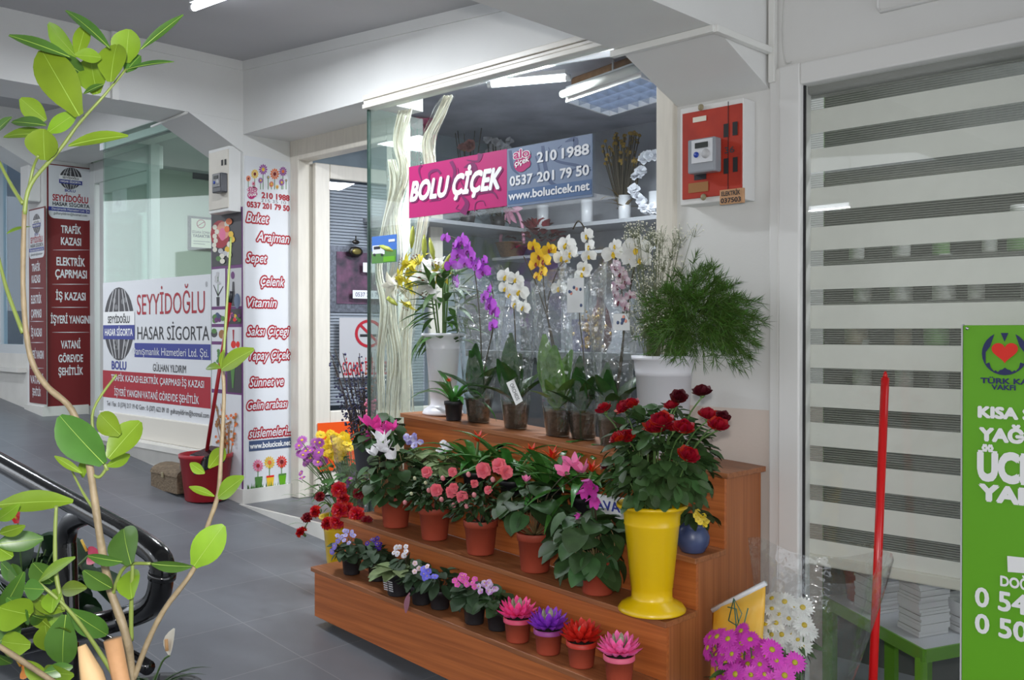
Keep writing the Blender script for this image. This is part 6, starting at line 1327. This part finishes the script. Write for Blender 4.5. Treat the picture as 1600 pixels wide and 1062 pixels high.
for (x, y, L, c, nm) in ((28, 800, .075, (206, 24, 38), 'red'), (138, 849, .07, (214, 70, 104), 'rose'), (34, 1030, .07, (236, 140, 30), 'orange')):
    p = atY(x, y, 1.16) - o.location; m = MB(); m.leaf(p - V((0, 0, L * .5)), (-.1 if nm == 'red' else 1, 0, 1 if nm == 'red' else .15), (.1, -1, .2), L, L * .75, .3, .15, 6, 'heart', 0); m.tube([p - V((0, .005, L * .3)), p + V((0, -.02, L * .2))], .004, 6, 1); m.tube(spline([(0, 0, ht), p * .5 + V((0, 0, ht * .5)), p - V((0, 0, L * .5))], 3), .003, 5, 2)
    m.build('spathe', [mat('spathe_' + nm, c, .25), mat('spadix', (230, 190, 80), .5), STEM], o, label=None) if False else m.build('spathe', [mat('spathe_' + nm, c, .25), mat('spadix', (230, 190, 80), .5), STEM], o)
o, ht = bedplant('potted_peace_lily', 'low plant with strap leaves and one white spathe at the bottom left', 236, 1078, 1.30, GRP, 0, .1, .1, .1, LD, .1)
m = MB()
for i in range(34): d = sph(i * 2.4, R.uniform(.3, 1.3)); m.leaf((0, 0, ht - .02), d, V((0, 0, 1)) - d * d.z, R.uniform(.12, .24), .014, R.uniform(.8, 1.7), .2, 7, 'strap', 0)
m.build('strap_leaves', LD, o)
p = atY(265, 1004, 1.25) - o.location; m = MB(); m.leaf(p - V((0, 0, .035)), (.1, 0, 1), (.2, -1, .1), .075, .042, .3, .25, 6, 'ell', 0); m.tube([p + V((.0, -.008, -.02)), p + V((0, -.01, .012))], .005, 6, 1); m.tube(spline([(0, 0, ht), p * .6 + V((0, 0, ht * .4)), p - V((0, 0, .035))], 3), .003, 5, 2); m.build('spathe', [mat('spathe_white', (226, 220, 204), .5), mat('spadix_tan', (206, 160, 110), .6), STEM], o)
# ------------------------------------------------------------------ the green sapling in front
DS = .98
def F(px, py, d=DS): return atD(px, py, d)
rb = F(205, 1240, .98); zf = floor_z(rb.x); 
pl = thing('planter', 'dark rectangular planter holding the green sapling below the picture', 'planter', (rb.x, rb.y, zf))
hh = rb.z - zf; MB().box((-.14, -.14, 0), (.14, .14, hh - .03)).build('box', GRP, pl); MB().box((-.15, -.15, hh - .06), (.15, .15, hh - .02)).build('rim', GRP, pl); MB().box((-.13, -.13, hh - .03), (.13, .13, hh - .015)).build('soil', SOIL, pl)
o = thing('lemon_sapling', 'bright green broad leaved sapling with bare branches in the near left', 'sapling', rb - V((0, 0, .015)))
BRK = mat('sapling_bark', (118, 104, 80), .6, .2, 40, bump=.2, bscale=90); TWG = mat('sapling_twig', (104, 118, 54), .5, .1, 30)
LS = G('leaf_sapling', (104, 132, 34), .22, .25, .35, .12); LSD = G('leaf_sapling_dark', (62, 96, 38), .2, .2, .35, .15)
W0 = o.location
def branch(pts, r0, r1, mt, nm='branch'):
    P_ = spline([F(x, y, d) - W0 for x, y, d in pts], 5); n = len(P_); MB().tube(P_, [.85 * (r0 + (r1 - r0) * i / (n - 1)) * (1 + .06 * math.sin(i * 1.7)) for i in range(n)], 8).build(nm, mt, o)
branch([(205, 1240, .98), (205, 1062, .98), (196, 990, .97), (172, 920, .97), (158, 850, .96), (145, 760, .96), (136, 700, .96)], .0058, .0042, BRK, 'main_stem')
branch([(136, 705, .96), (112, 640, .96), (75, 605, .96), (52, 570, .96), (41, 520, .96), (36, 440, .96), (38, 330, .96)], .0042, .0028, BRK)
branch([(38, 335, .96), (48, 288, .96), (94, 233, .96), (124, 192, .96), (162, 150, .96), (197, 108, .97)], .0028, .0014, TWG, 'twig')
branch([(36, 318, .96), (18, 290, .97), (-8, 240, .98)], .0025, .0018, TWG, 'twig'); branch([(36, 520, .96), (10, 450, .97), (-10, 370, .98)], .0028, .0018, TWG, 'twig'); branch([(46, 290, .96), (52, 262, .96), (60, 243, .95)], .002, .0015, TWG, 'twig')
branch([(208, 1062, .98), (232, 1000, .98), (258, 950, .98), (303, 888, .98), (325, 820, .98), (341, 770, .98), (346, 700, .98), (350, 620, .98), (348, 575, .98)], .0036, .0022, BRK)
branch([(348, 577, .98), (353, 500, .98), (358, 420, .98), (361, 370, .98)], .002, .0012, TWG, 'twig')
branch([(205, 1000, .98), (205, 950, .97), (207, 890, .96), (206, 870, .96)], .003, .002, TWG, 'twig'); branch([(100, 952, .93), (88, 900, .93), (86, 840, .93), (88, 790, .93)], .0028, .002, TWG, 'twig'); branch([(205, 1100, .97), (150, 1010, .95), (105, 950, .93), (60, 910, .92)], .003, .0018, TWG, 'twig')
branch([(175, 930, .97), (195, 885, .96), (235, 880, .95)], .0025, .0018, TWG, 'twig'); branch([(150, 800, .96), (130, 770, .97), (112, 735, .98)], .002, .0012, TWG, 'twig'); branch([(168, 735, .96), (150, 690, .96), (146, 640, .96), (182, 585, .96)], .0022, .0014, TWG, 'twig')
branch([(140, 738, .96), (155, 745, .96), (167, 730, .96)], .0022, .0018, TWG, 'twig'); branch([(210, 1140, .96), (100, 1075, .9), (0, 1010, .86), (-40, 990, .85)], .0036, .0026, BRK)
LEAVES = [(171, 75, 113, 11, 15, 1), (220, 77, 284, 25, 10, 1), (198, 98, 200, 47, 41, 0), (196, 109, 269, 90, 10, 1), (120, 89, 73, 40, 26, 0), (120, 89, 137, 40, 20, 0), (109, 89, 21, 53, 16, 1), (124, 181, 70, 79, 50, 0), (132, 117, 87, 88, 26, 1), (113, 130, 74, 128, 15, 1), (158, 90, 122, 85, 20, 0), (152, 147, 140, 90, 45, 0), (173, 128, 180, 68, 40, 0), (196, 113, 218, 87, 22, 1), (162, 132, 130, 143, 10, 1),
 (72, 188, 33, 155, 28, 0), (75, 207, 120, 178, 22, 0), (72, 196, 24, 188, 18, 1), (75, 211, 5, 203, 18, 0), (70, 250, 68, 203, 46, 0), (107, 228, 194, 204, 20, 0), (-8, 208, 15, 182, 14, 1), (11, 365, 45, 350, 10, 0), (162, 724, 96, 652, 54, 1), (188, 679, 158, 648, 32, 0), (169, 716, 217, 660, 38, 0), (166, 728, 205, 712, 16, 0), (128, 739, 87, 711, 9, 0), (130, 746, 132, 718, 12, 0), (346, 577, 388, 543, 24, 0), (345, 575, 320, 569, 10, 0), (345, 573, 348, 547, 8, 0),
 (326, 731, 352, 699, 20, 0), (320, 739, 298, 724, 15, 0), (341, 777, 379, 743, 24, 0), (335, 775, 298, 758, 9, 0), (303, 884, 346, 824, 42, 0), (205, 881, 191, 826, 50, 1), (191, 877, 140, 870, 18, 1), (235, 880, 297, 888, 18, 1), (-4, 789, 106, 772, 27, 0), (0, 833, 39, 823, 17, 0), (-5, 850, 65, 840, 28, 1), (48, 960, 0, 950, 55, 0), (102, 952, 44, 932, 28, 0), (90, 1000, 80, 952, 38, 0), (103, 960, 95, 1038, 46, 1), (107, 952, 167, 990, 32, 1), (136, 918, 95, 918, 20, 0), (61, 908, 112, 865, 16, 0), (48, 1007, 3, 1003, 36, 0), (206, 935, 201, 890, 36, 0), (174, 918, 133, 894, 28, 1), (68, 1051, 112, 1041, 20, 1), (-4, 812, 27, 795, 18, 0), (30, 905, 2, 880, 24, 1), (20, 870, -10, 850, 30, 0), (0, 960, 40, 900, 22, 1)] + [(x, y, x + R.uniform(-45, 45), y + R.uniform(-40, 40), R.uniform(20, 36), i % 2) for i in range(16) for x, y in [(R.uniform(-10, 95), R.uniform(885, 1055))]]
FL = MB(); vd = CM @ V((0, 0, 1)); SH = math.cos(0)
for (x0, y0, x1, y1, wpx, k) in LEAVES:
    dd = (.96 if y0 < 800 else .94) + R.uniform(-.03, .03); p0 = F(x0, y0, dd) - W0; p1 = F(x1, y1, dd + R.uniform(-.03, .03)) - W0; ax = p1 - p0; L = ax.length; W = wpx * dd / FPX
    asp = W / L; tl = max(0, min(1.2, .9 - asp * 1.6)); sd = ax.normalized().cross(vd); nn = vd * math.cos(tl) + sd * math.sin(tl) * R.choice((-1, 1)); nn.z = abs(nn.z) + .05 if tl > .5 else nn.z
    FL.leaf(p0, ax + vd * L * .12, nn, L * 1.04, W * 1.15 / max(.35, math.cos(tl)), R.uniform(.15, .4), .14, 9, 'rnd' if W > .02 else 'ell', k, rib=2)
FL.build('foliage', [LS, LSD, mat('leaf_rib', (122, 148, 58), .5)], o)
for (x0, y0, x1, y1, r, lab) in ((150, 1075, 128, 1008, .011, 'pale pointed wooden stake left of the sapling stem'), (192, 1075, 176, 998, .0085, 'rough brown cane stake beside the sapling stem')):
    d = .92; p1 = F(x1, y1, d); dr3 = (p1 - F(x0, y0, d)).normalized(); L = (p1.z - (rb.z - .03)) / dr3.z; p0 = p1 - dr3 * L; s = thing('plant_stake', lab, 'stake', p0)
    if r > .01: MB().tube([(0, 0, 0), dr3 * (L - .03), dr3 * L], [r, r, .004], 9).build('stake', mat('pale_wood', (176, 146, 106), .7, .12, 30, (1, 1, .2)), s)
    else: MB().tube([(0, 0, 0), dr3 * (L * .6), dr3 * (L * .6 + .004), dr3 * (L * .6 + .012), dr3 * L], [r, r * .9, r * 1.3, r * .9, r], 9).build('cane', mat('cane_brown', (150, 112, 76), .7, .2, 40), s)
# lamp in the insurance office
tube_lamp((-7.3, 4.2, 2.96), (-6.2, 4.2, 2.96), 'fluorescent tube on the insurance office ceiling', 30)
tube_lamp((-1.2, 3.55, 2.86), (.2, 3.55, 2.86), 'fluorescent tube on the ceiling of the right shop behind the blind', 13)
# leaves rest on the steps and against the glass instead of running into them
def rest(o):
    root_ = o
    while root_.parent: root_ = root_.parent
    M = Matrix.Translation(root_.location); 
    for v in o.data.vertices:
        p = M @ v.co
        if p.y > 2.978 and p.z > EZ: p.y = 2.978 - .1 * (p.y - 2.978)
        if XL - .02 < p.x < XR + .02 and p.y > YT[0] - .003:
            for _ in range(4):
                k = max([i for i in range(4) if p.y >= YT[i] - .003], default=-1)
                if k < 0: break
                zm = st(k, p.x) + .003
                if p.z >= zm: break
                if zm - p.z > .035 and k > 0: p.y = YT[k] - .005
                elif zm - p.z > .05: p.y = YT[0] - .006
                else: p.z = zm
        v.co = p - root_.location
    o.data.update()
for o in list(S.objects):
    if o.type == 'MESH' and o.parent and o.name.split('.')[0] in ('foliage', 'flower_stalk', 'dry_leaf') and o.parent.name.split('.')[0] in ('potted_violet', 'potted_streptocarpus', 'potted_cyclamen', 'potted_azalea', 'potted_guzmania', 'potted_kalanchoe', 'potted_orchid', 'lily_bouquet', 'rose_bouquet', 'carnation_bouquet', 'fern_bouquet', 'chrysanthemum_bouquet'):
        rest(o)
